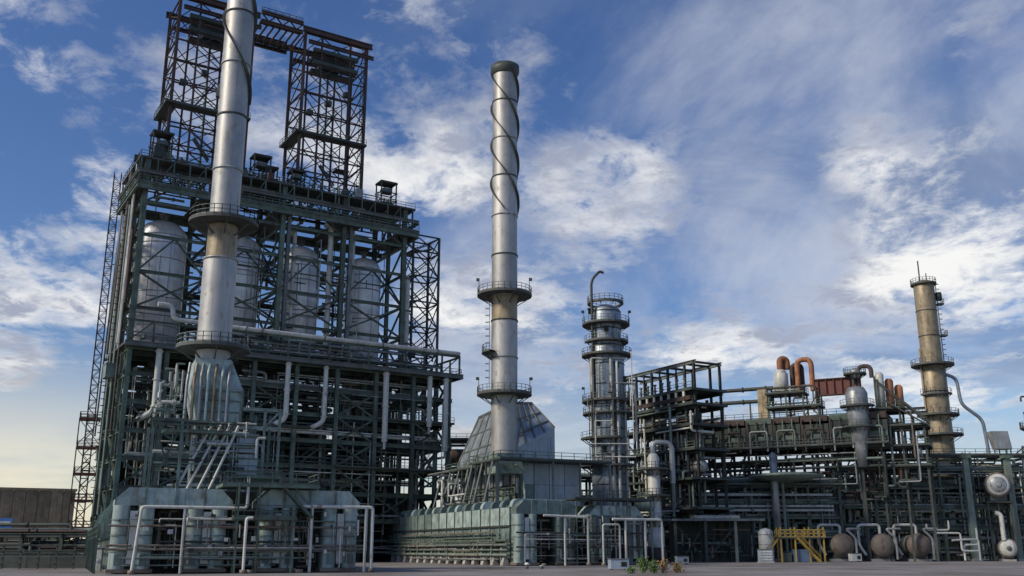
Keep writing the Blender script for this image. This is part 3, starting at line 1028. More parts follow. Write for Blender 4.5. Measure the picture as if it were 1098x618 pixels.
# ------------------------------------------------------------------ hoist mast left of the coker
p = at(82, 588, 190.0)
t = thing('hoist_mast', 'slender rust red lattice mast rising left of the drum structure', 'mast', (p.x, p.y, 0), 20)
MH, MW = at(127, 186, 190.0).z, 1.35
for x in (-MW / 2, MW / 2):
    for y in (-MW / 2, MW / 2):
        bar('leg', (x, y, 0), (x, y, MH), 0.17, 'rust_steel', t, 'box')
k = 0
z = 0.4
mb = [MB(), MB(), MB(), MB()]
while z < MH - 1.5:
    s = 1 if k % 2 else -1
    for i, (a, b) in enumerate((((-1, -1), (1, -1)), ((-1, 1), (1, 1)), ((-1, -1), (-1, 1)), ((1, -1), (1, 1)))):
        pa = Vector((a[0] * MW / 2, a[1] * MW / 2, z))
        pb = Vector((b[0] * MW / 2, b[1] * MW / 2, z))
        up = Vector((0, 0, 1.5))
        mb[i].bar(pa, pb, 0.10)
        mb[i].bar(pa if s > 0 else pb, (pb if s > 0 else pa) + up, 0.10)
    z += 1.5
    k += 1
for b in mb:
    b.build('lacing', 'rust_steel', t)
for z in (6.0, 11.0, 16.0, 21.0, 26.5):
    MB().span(-2.0, 2.2, -1.6, 1.8, z, z + 0.25).build('platform', 'red_paint', t)
    MB().rail([(-1.9, -1.5, z + .25), (2.1, -1.5, z + .25), (2.1, 1.7, z + .25), (-1.9, 1.7, z + .25)], 1.2, 1.3, 0.1, True).build('guard_rail', 'rust_steel', t)
    for x in (-1.9, 2.1):
        bar('post', (x, -1.5, z - 4.9 if z > 6 else 0), (x, -1.5, z), 0.2, 'rust_steel', t, 'box')
    xbrace(t, (-1.9, -1.5, z - 4.8), (2.1, -1.5, z - 4.8), (2.1, -1.5, z), (-1.9, -1.5, z), 0.14, 'rust_steel', 'box')
for z in (34, 42, 50, 58):
    bar('tie', (0.6, 0, z), (3.6, -3.2, z), 0.16, 'rust_steel', t, 'box')

# ------------------------------------------------------------------ stacks
def stack(x, y, z0, z1, r, lab, rings, wide=None, strake_from=0.6, strakes=3):
    """clad flue stack: shell courses, girth bands, ring platforms, spiral wind strakes near the top"""
    t = thing('flue_stack', lab, 'chimney', (x, y, z0), 0)
    H = z1 - z0
    zs = [0.0] + sorted([q[0] - z0 for q in rings] + [q[0] - z0 - 4.4 for q in rings if q[2]]) + [H]
    n = 0
    r_low = wide or r
    courses = []
    for a, b in zip(zs, zs[1:]):
        k = max(1, round((b - a) / 7.5))
        for i in range(k):
            courses.append((a + (b - a) * i / k, a + (b - a) * (i + 1) / k))
    for i, (a, b) in enumerate(courses):
        top = max([q[0] - z0 for q in rings])
        rr = r if a >= top - 4.5 else r_low
        tan = any(abs(b - (q[0] - z0)) <= 0.1 and q[2] for q in rings)
        s = MB().lathe([(rr - 0.02 * (i % 2), a), (rr - 0.02 * (i % 2), b)], (0, 0, 0), 40)
        s.build('shell_course', 'tan_metal' if tan else 'stack_metal', t)
        MB().lathe([(rr, b - 0.12), (rr + 0.11, b - 0.12), (rr + 0.11, b + 0.10), (rr, b + 0.10)], (0, 0, 0), 40).build('girth_band', 'grey_pipe' if i % 2 else 'dark_steel', t)
    MB().lathe([(r, H - 1.9), (r + 0.12, H - 1.8), (r + 0.4, H - 1.0), (r + 0.4, H), (r - 0.25, H), (r - 0.3, H - 3.0), (0.001, H - 3.1)], (0, 0, 0), 40).build('rim', 'dark_steel', t)
    za = H * strake_from
    for k in range(strakes):
        mb = MB()
        m = 90
        vs = []
        for i in range(m + 1):
            a = 0.5 - 2 * math.pi * (k / strakes + 1.15 * i / m * (H - za) / 26.0)
            z = za + (H - 1.0 - za) * i / m
            for rr, dz in ((r - 0.02, -0.16), (r + 0.42, -0.14), (r + 0.42, 0.14), (r - 0.02, 0.16)):
                vs.append((rr * math.cos(a), rr * math.sin(a), z + dz))
        fs = []
        for i in range(m):
            for j in range(3):
                fs.append((i * 4 + j, i * 4 + j + 1, i * 4 + j + 5, i * 4 + j + 4))
        mb.add(vs, fs, False)
        mb.build('spiral_strake', 'dark_steel', t)
    for z, rp, tan in rings:
        ring_platform(t, (0, 0, 0), z - z0, r + 0.02, rp, n=28, t=0.35)
    return t


F1 = Fr(-37.8, 95.0, 24.0)
S1 = at(245, 175, 114.0)
st1 = stack(S1.x, S1.y, 23.6, 84.0, 1.78, 'tall pale grey flue stack in front of the drum structure, top cut by the frame',
            [(25.0, 4.3, False), (40.6, 4.15, True)], 2.0, 0.56, 2)
S2 = at(541, 318, 164.0)
st2 = stack(S2.x, S2.y, 17.5, 88.4, 2.24, 'tall grey flue stack with spiral strakes and two ring platforms, centre of the view',
            [(27.3, 4.65, False), (44.6, 4.75, True)], 2.24, 0.60, 3)
ladder(st2, (-2.55, -0.6), 10.4, 27.2, (-1, 0))
ring_platform(st2, (0, 0, 0), 17.0, 2.4, 3.9, a0=150, a1=230, n=10)
for (sx, sy, z, lab) in ((-4.4, -1.2, 44.95, 'small floodlight on the left rim of the central stack upper platform'), (4.3, -1.4, 44.95, 'small floodlight on the right rim of the central stack upper platform'),
                         (-4.3, -1.4, 27.65, 'small floodlight on the left rim of the central stack lower platform'), (4.3, -1.2, 27.65, 'small floodlight on the right rim of the central stack lower platform')):
    flood((S2.x + sx, S2.y + sy, z), (sx / 4.6, 0), lab)


# ------------------------------------------------------------------ process heaters
def rounded_duct(mb, x, y, w, z0, z1, d=1.5):
    """upright duct with a half-round front"""
    n = 10
    pr = [(x - w / 2, y + d)]
    pr += [(x - w / 2 * math.cos(R(180 * i / n)), y - w * 0.38 * math.sin(R(180 * i / n))) for i in range(n + 1)]
    pr += [(x + w / 2, y + d)]
    m = len(pr)
    vs = [(a, b, z0) for a, b in pr] + [(a, b, z1) for a, b in pr]
    mb.add(vs, [(i, (i + 1) % m, (i + 1) % m + m, i + m) for i in range(m)], True)
    mb.add(vs, [tuple(range(m, 2 * m)), tuple(range(m - 1, -1, -1))])
    return mb


def end_module(t, x0, x1, zt, y=0.0, m='pale_green', h=None):
    """one burner end of a heater: two round-fronted ducts, a flat cover between them, bands and sight doors"""
    w = (x1 - x0) * 0.40
    xa, xb = x0 + w / 2, x1 - w / 2
    for x in (xa, xb):
        d = rounded_duct(MB(), x, y, w, 0.45, zt).build('end_duct', m, t)
        MB().box((x, y - w * 0.40, 1.3), (w * 0.42, 0.12, 1.0)).build('sight_door', 'mid_green', d)
        for z in (2.0, zt * 0.55, zt * 0.78):
            rounded_duct(MB(), x, y - 0.05, w + 0.10, z, z + 0.14).build('band', 'mid_green', d)
    MB().span((x0 + x1) / 2 - w * 0.24, (x0 + x1) / 2 + w * 0.24, y - 0.35, y + 0.4, 0.9, zt - 0.5).build('cover_plate', 'white_pipe', t)
    MB().span(x0 - 0.2, x1 + 0.2, y - 0.6, y + 1.6, 0.12, 0.45).build('base_sill', 'rusty_cap', t)


def header(t, x0, x1, z0, z1, y0, y1, ch, m='pale_green', n=4):
    """crossover duct above the modules with chamfered shoulders, built from separate panels"""
    xs = [x0 + (x1 - x0) * i / n for i in range(n + 1)]
    for i, (a, b) in enumerate(zip(xs, xs[1:])):
        g = 0.03
        la, lb = a + g, b - g
        pr = [(la, z0), (lb, z0), (lb, z1), (la, z1)]
        if i == 0:
            pr = [(la, z0), (lb, z0), (lb, z1), (la + ch, z1), (la, z1 - ch)]
        if i == n - 1:
            pr = [(la, z0), (lb, z0), (lb, z1 - ch), (lb - ch, z1), (la, z1)]
        MB().extrude(pr, y0, y1).build('header_panel', m, t)
        if i:
            MB().span(a - 0.07, a + 0.07, y0 - 0.08, y1, z0 + 0.05, z1 + 0.06).build('rib', 'mid_green', t)


h1 = thing('process_heater', 'pale green furnace block with rounded end ducts at the foot of the drum structure', 'furnace', F1.P, F1.rot)
for a, b in ((0.0, 3.7), (6.7, 10.5), (13.7, 17.3), (20.1, 23.7)):
    end_module(h1, a, b, 6.3)
header(h1, 0.0, 11.0, 6.3, 8.0, -0.2, 3.4, 1.15)
header(h1, 13.4, 23.9, 6.3, 8.1, -0.2, 3.4, 1.15)
# dark chamber between and behind the modules
MB().span(0.5, 23.2, 3.6, 4.0, 0.0, 8.0).build('chamber_wall', 'dark_steel', h1)
# receding left side: arched panels with ribs over a piping bench
for i in range(15):
    y = 1.8 + i * 3.6
    mb = MB()
    pr = [(0.0, 3.4), (0.0, 5.6), (0.35, 6.9), (1.2, 7.7), (2.4, 7.9), (2.4, 3.4)]
    mb.extrude([(x, z) for x, z in pr], y + 0.10, y + 3.45)
    mb.build('side_panel', 'pale_green', h1)
    mb = MB()
    mb.extrude([(-0.14, 3.2), (-0.14, 5.65), (0.25, 7.05), (1.15, 7.88), (2.4, 8.08), (2.4, 7.85), (1.3, 7.6), (0.45, 6.8), (0.06, 5.5), (0.06, 3.2)], y - 0.10, y + 0.08)
    mb.build('rib', 'mid_green', h1)
    MB().span(0.35, 2.2, y + 0.1, y + 3.4, 0.3, 3.3).build('burner_box', 'mid_green' if i % 2 else 'green_steel', h1)
    MB().tube([(-0.5, y + 1.7, 0.2), (-0.5, y + 1.7, 2.4), (0.5, y + 1.7, 2.4)], 0.12, 8).build('burner_pipe', 'grey_pipe', h1)
for z, m in ((3.25, 'mid_green'), (2.5, 'grey_pipe'), (1.2, 'grey_pipe')):
    MB().tube([(-0.75, 1.0, z), (-0.75, 55.5, z)], 0.16, 8).build('fuel_pipe', m, h1)
for i in range(12):
    bar('bench_post', (-1.1, 1.5 + 4.7 * i, 0), (-1.1, 1.5 + 4.7 * i, 4.6), 0.18, 'green_steel', h1, 'box')
MB().rail([(-1.1, 1.0, 3.4), (-1.1, 55.0, 3.4)], 1.15, 2.3, 0.08).build('guard_rail', 'green_steel', h1)
for i in range(14):
    y = 3.6 + i * 3.7
    MB().span(2.6, 23.0, y + 0.02, y + 3.66, 7.3 + (i % 2) * 0.05, 7.7 + (i % 2) * 0.05).build('roof_panel', 'mid_green', h1)
MB().span(2.5, 23.1, 5.0, 55.0, 0.1, 7.2).build('radiant_box', 'green_steel', h1)
# pipe runs and stanchions over the front
for z, y in ((4.4, -0.95), (2.6, -1.0), (2.25, -1.15)):
    MB().tube([(-0.4, y, z), (24.4, y, z)], 0.11, 8).build('front_pipe', 'rusty_cap', h1)
run_pipes(h1, random.Random(21), 30, (3.9, 0.6, 0.5), (6.5, 3.3, 6.0), ['dark_steel', 'rusty_cap', 'green_pipe'], 0.08, 0.2, (1, 3))
run_pipes(h1, random.Random(22), 30, (10.7, 0.4, 0.5), (13.5, 3.3, 6.6), ['dark_steel', 'rusty_cap', 'green_pipe'], 0.08, 0.2, (1, 3))
run_pipes(h1, random.Random(23), 26, (17.5, 0.6, 0.5), (20.0, 3.3, 6.0), ['dark_steel', 'rusty_cap', 'green_pipe'], 0.08, 0.2, (1, 3))
run_pipes(h1, random.Random(24), 46, (0.2, -1.5, 0.4), (23.8, -0.75, 6.2), ['rusty_cap', 'green_pipe', 'grey_pipe', 'white_pipe', 'dark_steel'], 0.05, 0.11, (1, 3), name='conduit', bias=(0.7, 0.1, 1))
rv = random.Random(25)
for k in range(40):
    x, z = rv.uniform(0.3, 23.5), rv.uniform(0.6, 5.8)
    mb = MB().box((x, -1.15, z), (rv.uniform(0.2, 0.5), 0.25, rv.uniform(0.2, 0.5)))
    mb.build('junction_box', rv.choice(['white_pipe', 'rusty_cap', 'dark_steel', 'grey_pipe']), h1)
# access scaffold in the middle of the front
for x in (11.2, 13.2, 16.6):
    for y in (-2.2, -0.8):
        bar('scaffold_post', (x, y, 0), (x, y, 8.6 if x < 16 else 6.4), 0.15, 'green_steel', h1, 'box')
deck(h1, 10.8, 17.0, -2.4, -0.7, 5.3, 'green_steel', 0.25, 'flr', name='scaffold_deck')
deck(h1, 9.6, 19.2, -2.0, 3.0, 8.5, 'green_steel', 0.3, 'fr', name='scaffold_deck')
stair(h1, (18.6, -1.4, 5.3), (15.4, -1.4, 8.5), 0.9, (0, 1), 'green_steel')

# flue ductwork carrying the stack, on the heater roof (local frame of the heater)
lx = (Vector((S1.x, S1.y, 0)) - F1.P).dot(F1.u)
ly = (Vector((S1.x, S1.y, 0)) - F1.P).dot(F1.v)
d1 = thing('flue_duct', 'stained pale green boxy flue duct under the tall left stack', 'duct', F1.P + Vector((0, 0, 7.75)), F1.rot)


def Q(x0, x1, y0, y1, z):
    return [(x0, y0, z), (x1, y0, z), (x1, y1, z), (x0, y1, z)]


Z0 = 7.75
MB().hexa(Q(lx - 2.5, lx + 3.3, ly - 3, ly + 3, 12.4), Q(lx - 2.1, lx + 1.9, ly - 2.2, ly + 2.2, 15.9)).build('transition_hood', 'pale_green', d1)
MB().hexa(Q(lx - 1.6, lx + 3.3, ly - 3, ly + 3, 8.6), Q(lx - 2.5, lx + 3.3, ly - 3, ly + 3, 12.37)).build('upper_box', 'pale_green', d1)
MB().hexa(Q(lx + 3.2, lx + 5.4, ly - 3.6, ly + 2, 2.6), Q(lx + 3.2, lx + 5.4, ly - 3.6, ly + 2, 7.2)).build('riser_duct', 'blue_clad', d1)
MB().hexa(Q(lx - 1.4, lx + 2.6, ly - 1.6, ly + 3, 0.2), Q(lx - 1.4, lx + 2.6, ly - 2.6, ly + 3, 8.57)).build('riser_duct', 'mid_green', d1)
for z in (9.6, 10.9, 12.0):
    MB().span(lx - 1.6, lx + 3.4, ly - 3.12, ly - 3.0, z, z + 0.16).build('stiffener', 'mid_green', d1)
for x in (-1.4, 0.2, 1.7, 3.1):
    MB().span(lx + x, lx + x + 0.16, ly - 3.14, ly - 3.0, 8.7, 12.3).build('stiffener', 'mid_green', d1)
for k, z in enumerate((3.0, 4.4, 5.8, 7.0)):
    MB().span(lx + 3.1, lx + 5.5, ly - 3.72, ly - 3.6, z, z + 0.14).build('stiffener', 'mid_green', d1)
for i in range(7):
    x = lx - 3.0 + i * 0.75
    MB().tube([(x, ly - 3.6, 5.6), (x, ly - 3.6, 14.2 - abs(i - 3) * 0.5), (x + 0.3, ly - 2.4, 15.2)], 0.17, 8).build('tube_coil', 'tan_metal' if i % 3 == 1 else ('pale_green' if i % 2 else 'grey_pipe'), d1)
for i in range(4):
    MB().tube([(lx - 3.6 + i * 1.15, ly - 4.6 - i * 0.3, 0.3), (lx + 0.2 + i * 0.95, ly - 3.9, 8.3)], 0.15, 8).build('strut', 'white_pipe', d1)
deck(d1, lx - 5.2, lx + 2.2, ly - 5.0, ly - 3.2, 7.2, 'green_steel', 0.22, 'fl', name='platform')
deck(d1, lx - 6.6, lx - 2.8, ly - 4.6, ly - 1.2, 8.4, 'green_steel', 0.22, 'fl', name='platform')
for x, y in ((-6.2, -4.3), (-3.2, -4.7), (5.9, -3.8), (5.9, 2.5), (-6.2, 2.5), (7.6, -3.8), (7.6, 2.5)):
    bar('support_post', (lx + x, ly + y, 0.05 if x < 0 else 2.55), (lx + x, ly + y, 10.2 if x > 0 else 8.2), 0.30, 'mid_green', d1)
for z in (8.0, 10.1):
    bar('support_beam', (lx + 3.4, ly - 3.8, z), (lx + 7.8, ly - 3.8, z), 0.3, 'pale_green', d1)
bar('brace', (lx + 5.9, ly - 3.8, 8.1), (lx + 7.6, ly - 3.8, 10.0), 0.2, 'pale_green', d1)
bar('support_beam', (lx - 6.3, ly - 4.4, 8.05), (lx + 0.5, ly - 4.4, 8.05), 0.3, 'green_steel', d1)
xbrace(d1, (lx - 6.2, ly - 4.35, 0.3), (lx - 3.2, ly - 4.65, 0.3), (lx - 3.2, ly - 4.65, 8), (lx - 6.2, ly - 4.35, 8), 0.18, 'green_steel')
deck(d1, lx + 2.8, lx + 8.2, ly - 4.4, ly + 2.6, 2.5, 'green_steel', 0.25, 'fr', name='platform')
for x, y in ((3.0, -4.2), (8.0, -4.2)):
    bar('support_post', (lx + x, ly + y, 0.05), (lx + x, ly + y, 2.3), 0.3, 'green_steel', d1)
stair(d1, (lx - 0.6, ly - 5.4, 0.3), (lx + 2.9, ly - 5.4, 2.6), 0.9, (0, 1), 'green_steel')
run_pipes(d1, random.Random(31), 60, (lx - 6, ly - 4.5, 0.5), (lx + 6, ly - 3.3, 8.5), ['green_pipe', 'grey_pipe', 'white_pipe', 'dark_steel'], 0.08, 0.2, (1, 3))
run_pipes(d1, random.Random(32), 30, (lx - 6, ly - 3.5, 8.6), (lx - 2.8, ly + 2, 15), ['green_pipe', 'grey_pipe', 'white_pipe'], 0.10, 0.24, (1, 2), bias=(0.3, 0.2, 1.5))

# white steam pipe frames in front of the heater
def pipe_frame(F, pts, r, lab, legs=()):
    w = F.P + F.u * pts[0][0] + F.v * pts[0][1]
    t = thing('steam_pipe', lab, 'pipe', (w.x, w.y, 0), F.rot, 'pale steam pipe loops before the furnaces')
    o = Vector((pts[0][0], pts[0][1], 0))
    MB().tube([Vector(p) - o for p in pts], r, 10, r * 2.2).build('pipe_run', 'white_pipe', t)
    for a in legs:
        a = Vector(a) - o
        MB().tube([(a.x, a.y, 0.05), (a.x, a.y, a.z)], r * 0.9, 10).build('support_leg', 'white_pipe', t)
    for p in (pts[0], pts[-1]):
        q = Vector(p) - o
        MB().cyl((q.x, q.y, 0.0), r * 2.2, 0.35, 10).build('foot', 'rusty_cap', t)
    return t


pipe_frame(F1, [(2.0, -1.8, 0.1), (2.4, -1.8, 6.15), (12.1, -1.8, 6.15), (12.1, -1.8, 9.2)], 0.15, 'pale steam pipe crossing the left half of the heater front', [(6.3, -1.8, 6.1)])
pipe_frame(F1, [(12.0, -2.6, 0.1), (12.0, -2.6, 5.2), (12.6, -2.6, 5.2)], 0.15, 'short pale upright pipe under the heater scaffold')
pipe_frame(F1, [(17.6, -1.6, 6.45), (24.9, -1.6, 6.45), (24.9, -1.6, 0.1)], 0.17, 'bright pale steam pipe arch at the right end of the near heater', [(18.6, -1.6, 6.4), (24.2, -1.6, 6.4)])

# ------------------------------------------------------------------ second heater (centre)
F2 = Fr(0.53, 144.0, 25.0)
h2 = thing('process_heater', 'long dark green ribbed furnace below the central stack', 'furnace', F2.P, F2.rot)
for a, b in ((0.0, 3.3), (6.4, 9.4), (12.0, 15.6), (18.2, 21.2)):
    end_module(h2, a, b, 7.2, 0.0, 'mid_green' if a > 4 else 'pale_green')
header(h2, 0.0, 9.8, 7.2, 9.2, -0.2, 3.6, 1.2, 'mid_green')
header(h2, 11.8, 21.5, 6.9, 8.6, -0.2, 3.6, 1.4, 'pale_green')
MB().span(0.4, 21.0, 3.8, 4.2, 0.0, 8.6).build('chamber_wall', 'dark_steel', h2)
for i in range(15):
    y = 1.9 + i * 3.6
    MB().extrude([(0.0, 5.7), (0.0, 8.2), (2.4, 8.2), (2.4, 5.7)], y + 0.08, y + 3.48).build('side_panel', 'pale_green' if i < 9 else 'mid_green', h2)
    MB().extrude([(0.02, 3.4), (0.02, 5.4), (2.4, 5.4), (2.4, 3.4)], y + 0.06, y + 3.5).build('side_panel', 'mid_green', h2)
    MB().extrude([(-0.16, 3.2), (-0.16, 8.3), (0.0, 8.3), (0.0, 3.2)], y - 0.09, y + 0.05).build('rib', 'mid_green', h2)
    pr = [(0.1 + 1.0 - 1.0 * math.cos(R(a)), 8.25 + 1.2 * math.sin(R(a))) for a in range(0, 91, 15)] + [(9.0, 9.45), (9.0, 8.25)]
    MB().extrude(pr[::-1], y - 0.45, y + 0.55).build('roof_duct', 'mid_green' if i % 3 else 'pale_green', h2)
    MB().extrude([(0.2, 0.4), (0.2, 3.3), (2.2, 3.3), (2.2, 0.4)], y + 0.5, y + 3.1).build('burner_box', 'green_steel', h2)
    MB().tube([(-0.6, y + 1.8, 0.2), (-0.6, y + 1.8, 2.6), (0.4, y + 1.8, 2.6)], 0.17, 8).build('burner_pipe', 'grey_pipe', h2)
    MB().hexa(Q(-1.0, 0.0, y + 0.4, y + 1.4, 0.05), Q(-0.6, -0.1, y + 0.6, y + 1.2, 1.3)).build('pedestal', 'concrete', h2)
MB().span(-0.25, 0.12, 1.6, 56, 5.42, 5.68).build('ledge', 'dark_steel', h2)
for z, r in ((2.9, 0.2), (2.2, 0.14), (1.5, 0.2), (3.6, 0.12)):
    MB().tube([(-0.9, 0.8, z), (-0.9, 56, z)], r, 8).build('fuel_pipe', 'green_pipe', h2)
MB().rail([(-1.3, 0.6, 3.4), (-1.3, 55.5, 3.4)], 1.2, 2.4, 0.09).build('guard_rail', 'green_steel', h2)
MB().span(2.4, 21.0, 4.4, 55.0, 0.1, 8.2).build('radiant_box', 'dark_steel', h2)
for i in range(14):
    y = 4.4 + i * 3.6
    MB().span(9.1, 21.1, y + 0.03, y + 3.55, 8.25, 8.7 + (i % 2) * 0.04).build('roof_panel', 'mid_green', h2)
for z in (4.6, 2.6):
    MB().tube([(-0.4, -1.0, z), (22.0, -1.0, z)], 0.12, 8).build('front_pipe', 'dark_steel', h2)
run_pipes(h2, random.Random(41), 24, (3.4, 0.6, 0.5), (6.3, 3.4, 7.0), ['dark_steel', 'rusty_cap', 'green_pipe'], 0.08, 0.22, (1, 3))
run_pipes(h2, random.Random(42), 24, (9.5, 0.4, 0.5), (11.9, 3.4, 7.0), ['dark_steel', 'rusty_cap', 'green_pipe'], 0.08, 0.22, (1, 3))
run_pipes(h2, random.Random(43), 20, (15.7, 0.6, 0.5), (18.1, 3.4, 7.0), ['dark_steel', 'rusty_cap', 'green_pipe'], 0.08, 0.22, (1, 3))
run_pipes(h2, random.Random(44), 50, (0.2, -1.6, 0.4), (21.5, -0.8, 7.2), ['rusty_cap', 'green_pipe', 'grey_pipe', 'white_pipe', 'dark_steel'], 0.06, 0.13, (1, 3), name='conduit', bias=(0.7, 0.1, 1))
run_pipes(h2, random.Random(45), 50, (-1.2, 1, 0.5), (-0.5, 50, 5.0), ['rusty_cap', 'green_pipe', 'dark_steel', 'grey_pipe'], 0.06, 0.15, (1, 3), name='conduit', bias=(0.1, 1, 1))
deck(h2, 9.0, 22.5, -1.4, 3.0, 9.6, 'dark_steel', 0.25, 'fr', name='platform')
for x in (9.3, 13.5, 18.0, 22.2):
    bar('platform_post', (x, -1.2, 0), (x, -1.2, 9.4), 0.2, 'green_steel', h2, 'box')

# convection section above the heater, hood and the struts before it
c2 = thing('convection_section', 'blue grey clad convection box and sloping hood behind the central stack', 'furnace', F2.P + Vector((0, 0, 8.75)), F2.rot)
BY0, BY1 = 18.0, 46.0
BX0, BX1 = 9.8, 20.5
nP = 7
for i in range(nP):
    a = BY0 + (BY1 - BY0) * i / nP
    b = BY0 + (BY1 - BY0) * (i + 1) / nP
    for j, (za, zb) in enumerate(((0.0, 3.9), (3.95, 7.6))):
        MB().span(BX0 + 0.1, BX0 + 2.0, a + 0.04, b - 0.04, za, zb).build('wall_panel', 'blue_clad' if j else 'mid_green', c2)
    MB().span(BX0 - 0.1, BX0 + 0.1, a - 0.12, a + 0.12, 0.0, 7.7).build('stiffener', 'grey_steel', c2)
for j in range(3):
    x = BX0 + 2.1 + j * 2.85
    for za, zb in ((0.0, 3.9), (3.95, 7.6)):
        MB().span(x + 0.03, x + 2.8, BY0, BY0 + 2.0, za, zb).build('wall_panel', 'blue_clad', c2)
MB().span(BX0 + 2.0, BX1, BY0 + 2.1, BY1, 0.0, 7.5).build('core_box', 'mid_green', c2)
MB().span(BX0 - 0.3, BX1 + 0.2, BY0 - 0.2, BY1 + 0.2, 7.62, 7.9).build('roof_plate', 'grey_steel', c2)
bar('ledge_beam', (BX0 - 0.2, BY0 - 0.5, 3.9), (BX0 - 0.2, BY1, 3.9), 0.35, 'dark_steel', c2)
# hood: tapered prism with ribs on the slopes, broad side towards the camera
hx, hy = 13.5, 30.0
hq = [Vector((8.3, 22.0, 7.95)), Vector((17.9, 22.0, 7.95)), Vector((17.9, 43.5, 7.95)), Vector((8.3, 43.5, 7.95))]
hm = [p + Vector((0, 0, (1.2, 6.2, 1.6, 0.6)[i])) for i, p in enumerate(hq)]
ht = [Vector((10.6, 25.0, 18.4)), Vector((15.0, 25.0, 18.6)), Vector((15.0, 38.5, 17.6)), Vector((10.6, 38.5, 17.4))]
MB().hexa(hq, hm).build('hood_skirt', 'blue_clad', c2)
MB().hexa(hm, ht).build('hood', 'blue_clad', c2)
for a, b, c, d in ((0, 3, 3, 0), (0, 1, 1, 0)):
    for k in range(6):
        f = k / 5
        p0 = hm[a].lerp(hm[b], f)
        p1 = ht[a].lerp(ht[b], f)
        o = Vector((-0.08, 0, 0)) if b == 3 else Vector((0, -0.08, 0))
        bar('hood_rib', p0 + o, p1 + o, 0.22, 'grey_steel', c2, 'box')
    for g in (0.28, 0.62):
        p0 = hm[a].lerp(ht[a], g)
        p1 = hm[b].lerp(ht[b], g)
        o = Vector((-0.08, 0, 0)) if b == 3 else Vector((0, -0.08, 0))
        bar('hood_rib', p0 + o, p1 + o, 0.2, 'grey_steel', c2, 'box')
bar('hood_ridge', ht[0], ht[3], 0.4, 'grey_steel', c2, 'box')
bar('hood_ridge', ht[0], ht[1], 0.4, 'grey_steel', c2, 'box')
# gallery before the hood with raking struts
deck(c2, 6.2, 9.7, 22.4, 46.0, 7.7, 'dark_steel', 0.3, 'lf', name='gallery')
deck(c2, 3.4, 9.7, 13.0, 15.8, 7.7, 'dark_steel', 0.3, 'lf', name='gallery')
deck(c2, 3.4, 4.3, 15.85, 22.3, 7.7, 'dark_steel', 0.3, 'l', name='gallery')
deck(c2, 3.4, 6.15, 22.35, 26, 7.7, 'dark_steel', 0.3, 'lb', name='gallery')
for k in range(8):
    y = 15.0 + k * 4.3
    px_ = 3.7 if y < 24 else 6.5
    bar('gallery_post', (px_, y, -0.4), (px_, y, 7.4), 0.3, 'grey_steel', c2)
    bar('raking_strut', (px_ - 2.9, y - 1.6, 0.75), (px_ - 0.1, y + 1.4, 7.3), 0.24, 'grey_steel', c2, 'box')
deck(c2, 9.7, 24.0, 13.0, 17.6, 7.7, 'dark_steel', 0.3, 'fr', name='gallery')
for x in (13.0, 18.0, 23.7):
    bar('gallery_post', (x, 13.3, -0.05), (x, 13.3, 7.4), 0.3, 'grey_steel', c2)
bar('brace', (18.0, 13.3, 0.2), (23.7, 13.3, 7.2), 0.22, 'grey_steel', c2)
# base frame under the stack
l2x = (S2 - F2.P).dot(F2.u)
l2y = (S2 - F2.P).dot(F2.v)
for dx in (-2.2, 2.2):
    for dy in (-2.2, 2.2):
        bar('stack_leg', (l2x + dx, l2y + dy, 0.0), (l2x + dx * 0.9, l2y + dy * 0.9, 8.8), 0.4, 'grey_steel', c2)
MB().hexa(Q(l2x - 2.6, l2x + 2.6, l2y - 2.6, l2y + 2.6, 5.5), Q(l2x - 2.0, l2x + 2.0, l2y - 2.0, l2y + 2.0, 8.8)).build('stack_base', 'mid_green', c2)
run_pipes(c2, random.Random(51), 26, (2.5, 12.0, 0.6), (9.5, 45, 7.0), ['green_pipe', 'grey_pipe', 'white_pipe', 'dark_steel'], 0.10, 0.26, (1, 3), bias=(0.3, 1, 0.8))
pipe_frame(F2, [(3.6, -1.8, 7.0), (10.8, -1.8, 6.8), (10.8, -1.8, 0.1)], 0.17, 'pale pipe loop before the left part of the central furnace front', [(7.0, -1.8, 6.85)])
pipe_frame(F2, [(15.0, -1.8, 6.6), (23.6, -1.8, 6.6), (23.6, -1.8, 0.1)], 0.20, 'pale pipe arch at the right end of the central furnace', [(17.2, -1.8, 6.5), (20.6, -1.8, 6.5)])
pipe_frame(F2, [(13.0, -2.4, 0.1), (13.0, -2.4, 5.8), (15.8, -2.4, 5.8), (15.8, -2.4, 0.1)], 0.15, 'small pale pipe arch at the middle of the central furnace front')

# ------------------------------------------------------------------ columns (distillation towers)
def tower(name, lab, cat, x, y, courses, m, plats, n=32, base=0.0):
    """courses: list of (z0, z1, radius); plats: (z, outer radius, a0, a1)"""
    t = thing(name, lab, cat, (x, y, base), 0)
    for i, (a, b, r) in enumerate(courses):
        last = i == len(courses) - 1
        pr = [(r, a), (r, b)]
        if last:
            pr += [(r * 0.92, b + r * 0.22), (r * 0.6, b + r * 0.42), (0.001, b + r * 0.5)]
        elif courses[i + 1][2] < r:
            pr += [(courses[i + 1][2], b + (r - courses[i + 1][2]))]
        MB().lathe(pr, (0, 0, 0), n).build('shell_course', m, t)
        MB().lathe([(r, b - 0.1), (r + 0.08, b - 0.1), (r + 0.08, b + 0.1), (r, b + 0.1)], (0, 0, 0), n).build('girth_band', 'dark_steel', t)
    for z, rp, a0, a1 in plats:
        rr = [c[2] for c in courses if c[0] <= z <= c[1] + 0.01]
        ring_platform(t, (0, 0, 0), z, (rr or [courses[-1][2]])[0] + 0.02, rp, a0=a0, a1=a1, n=22, t=0.3)
    return t


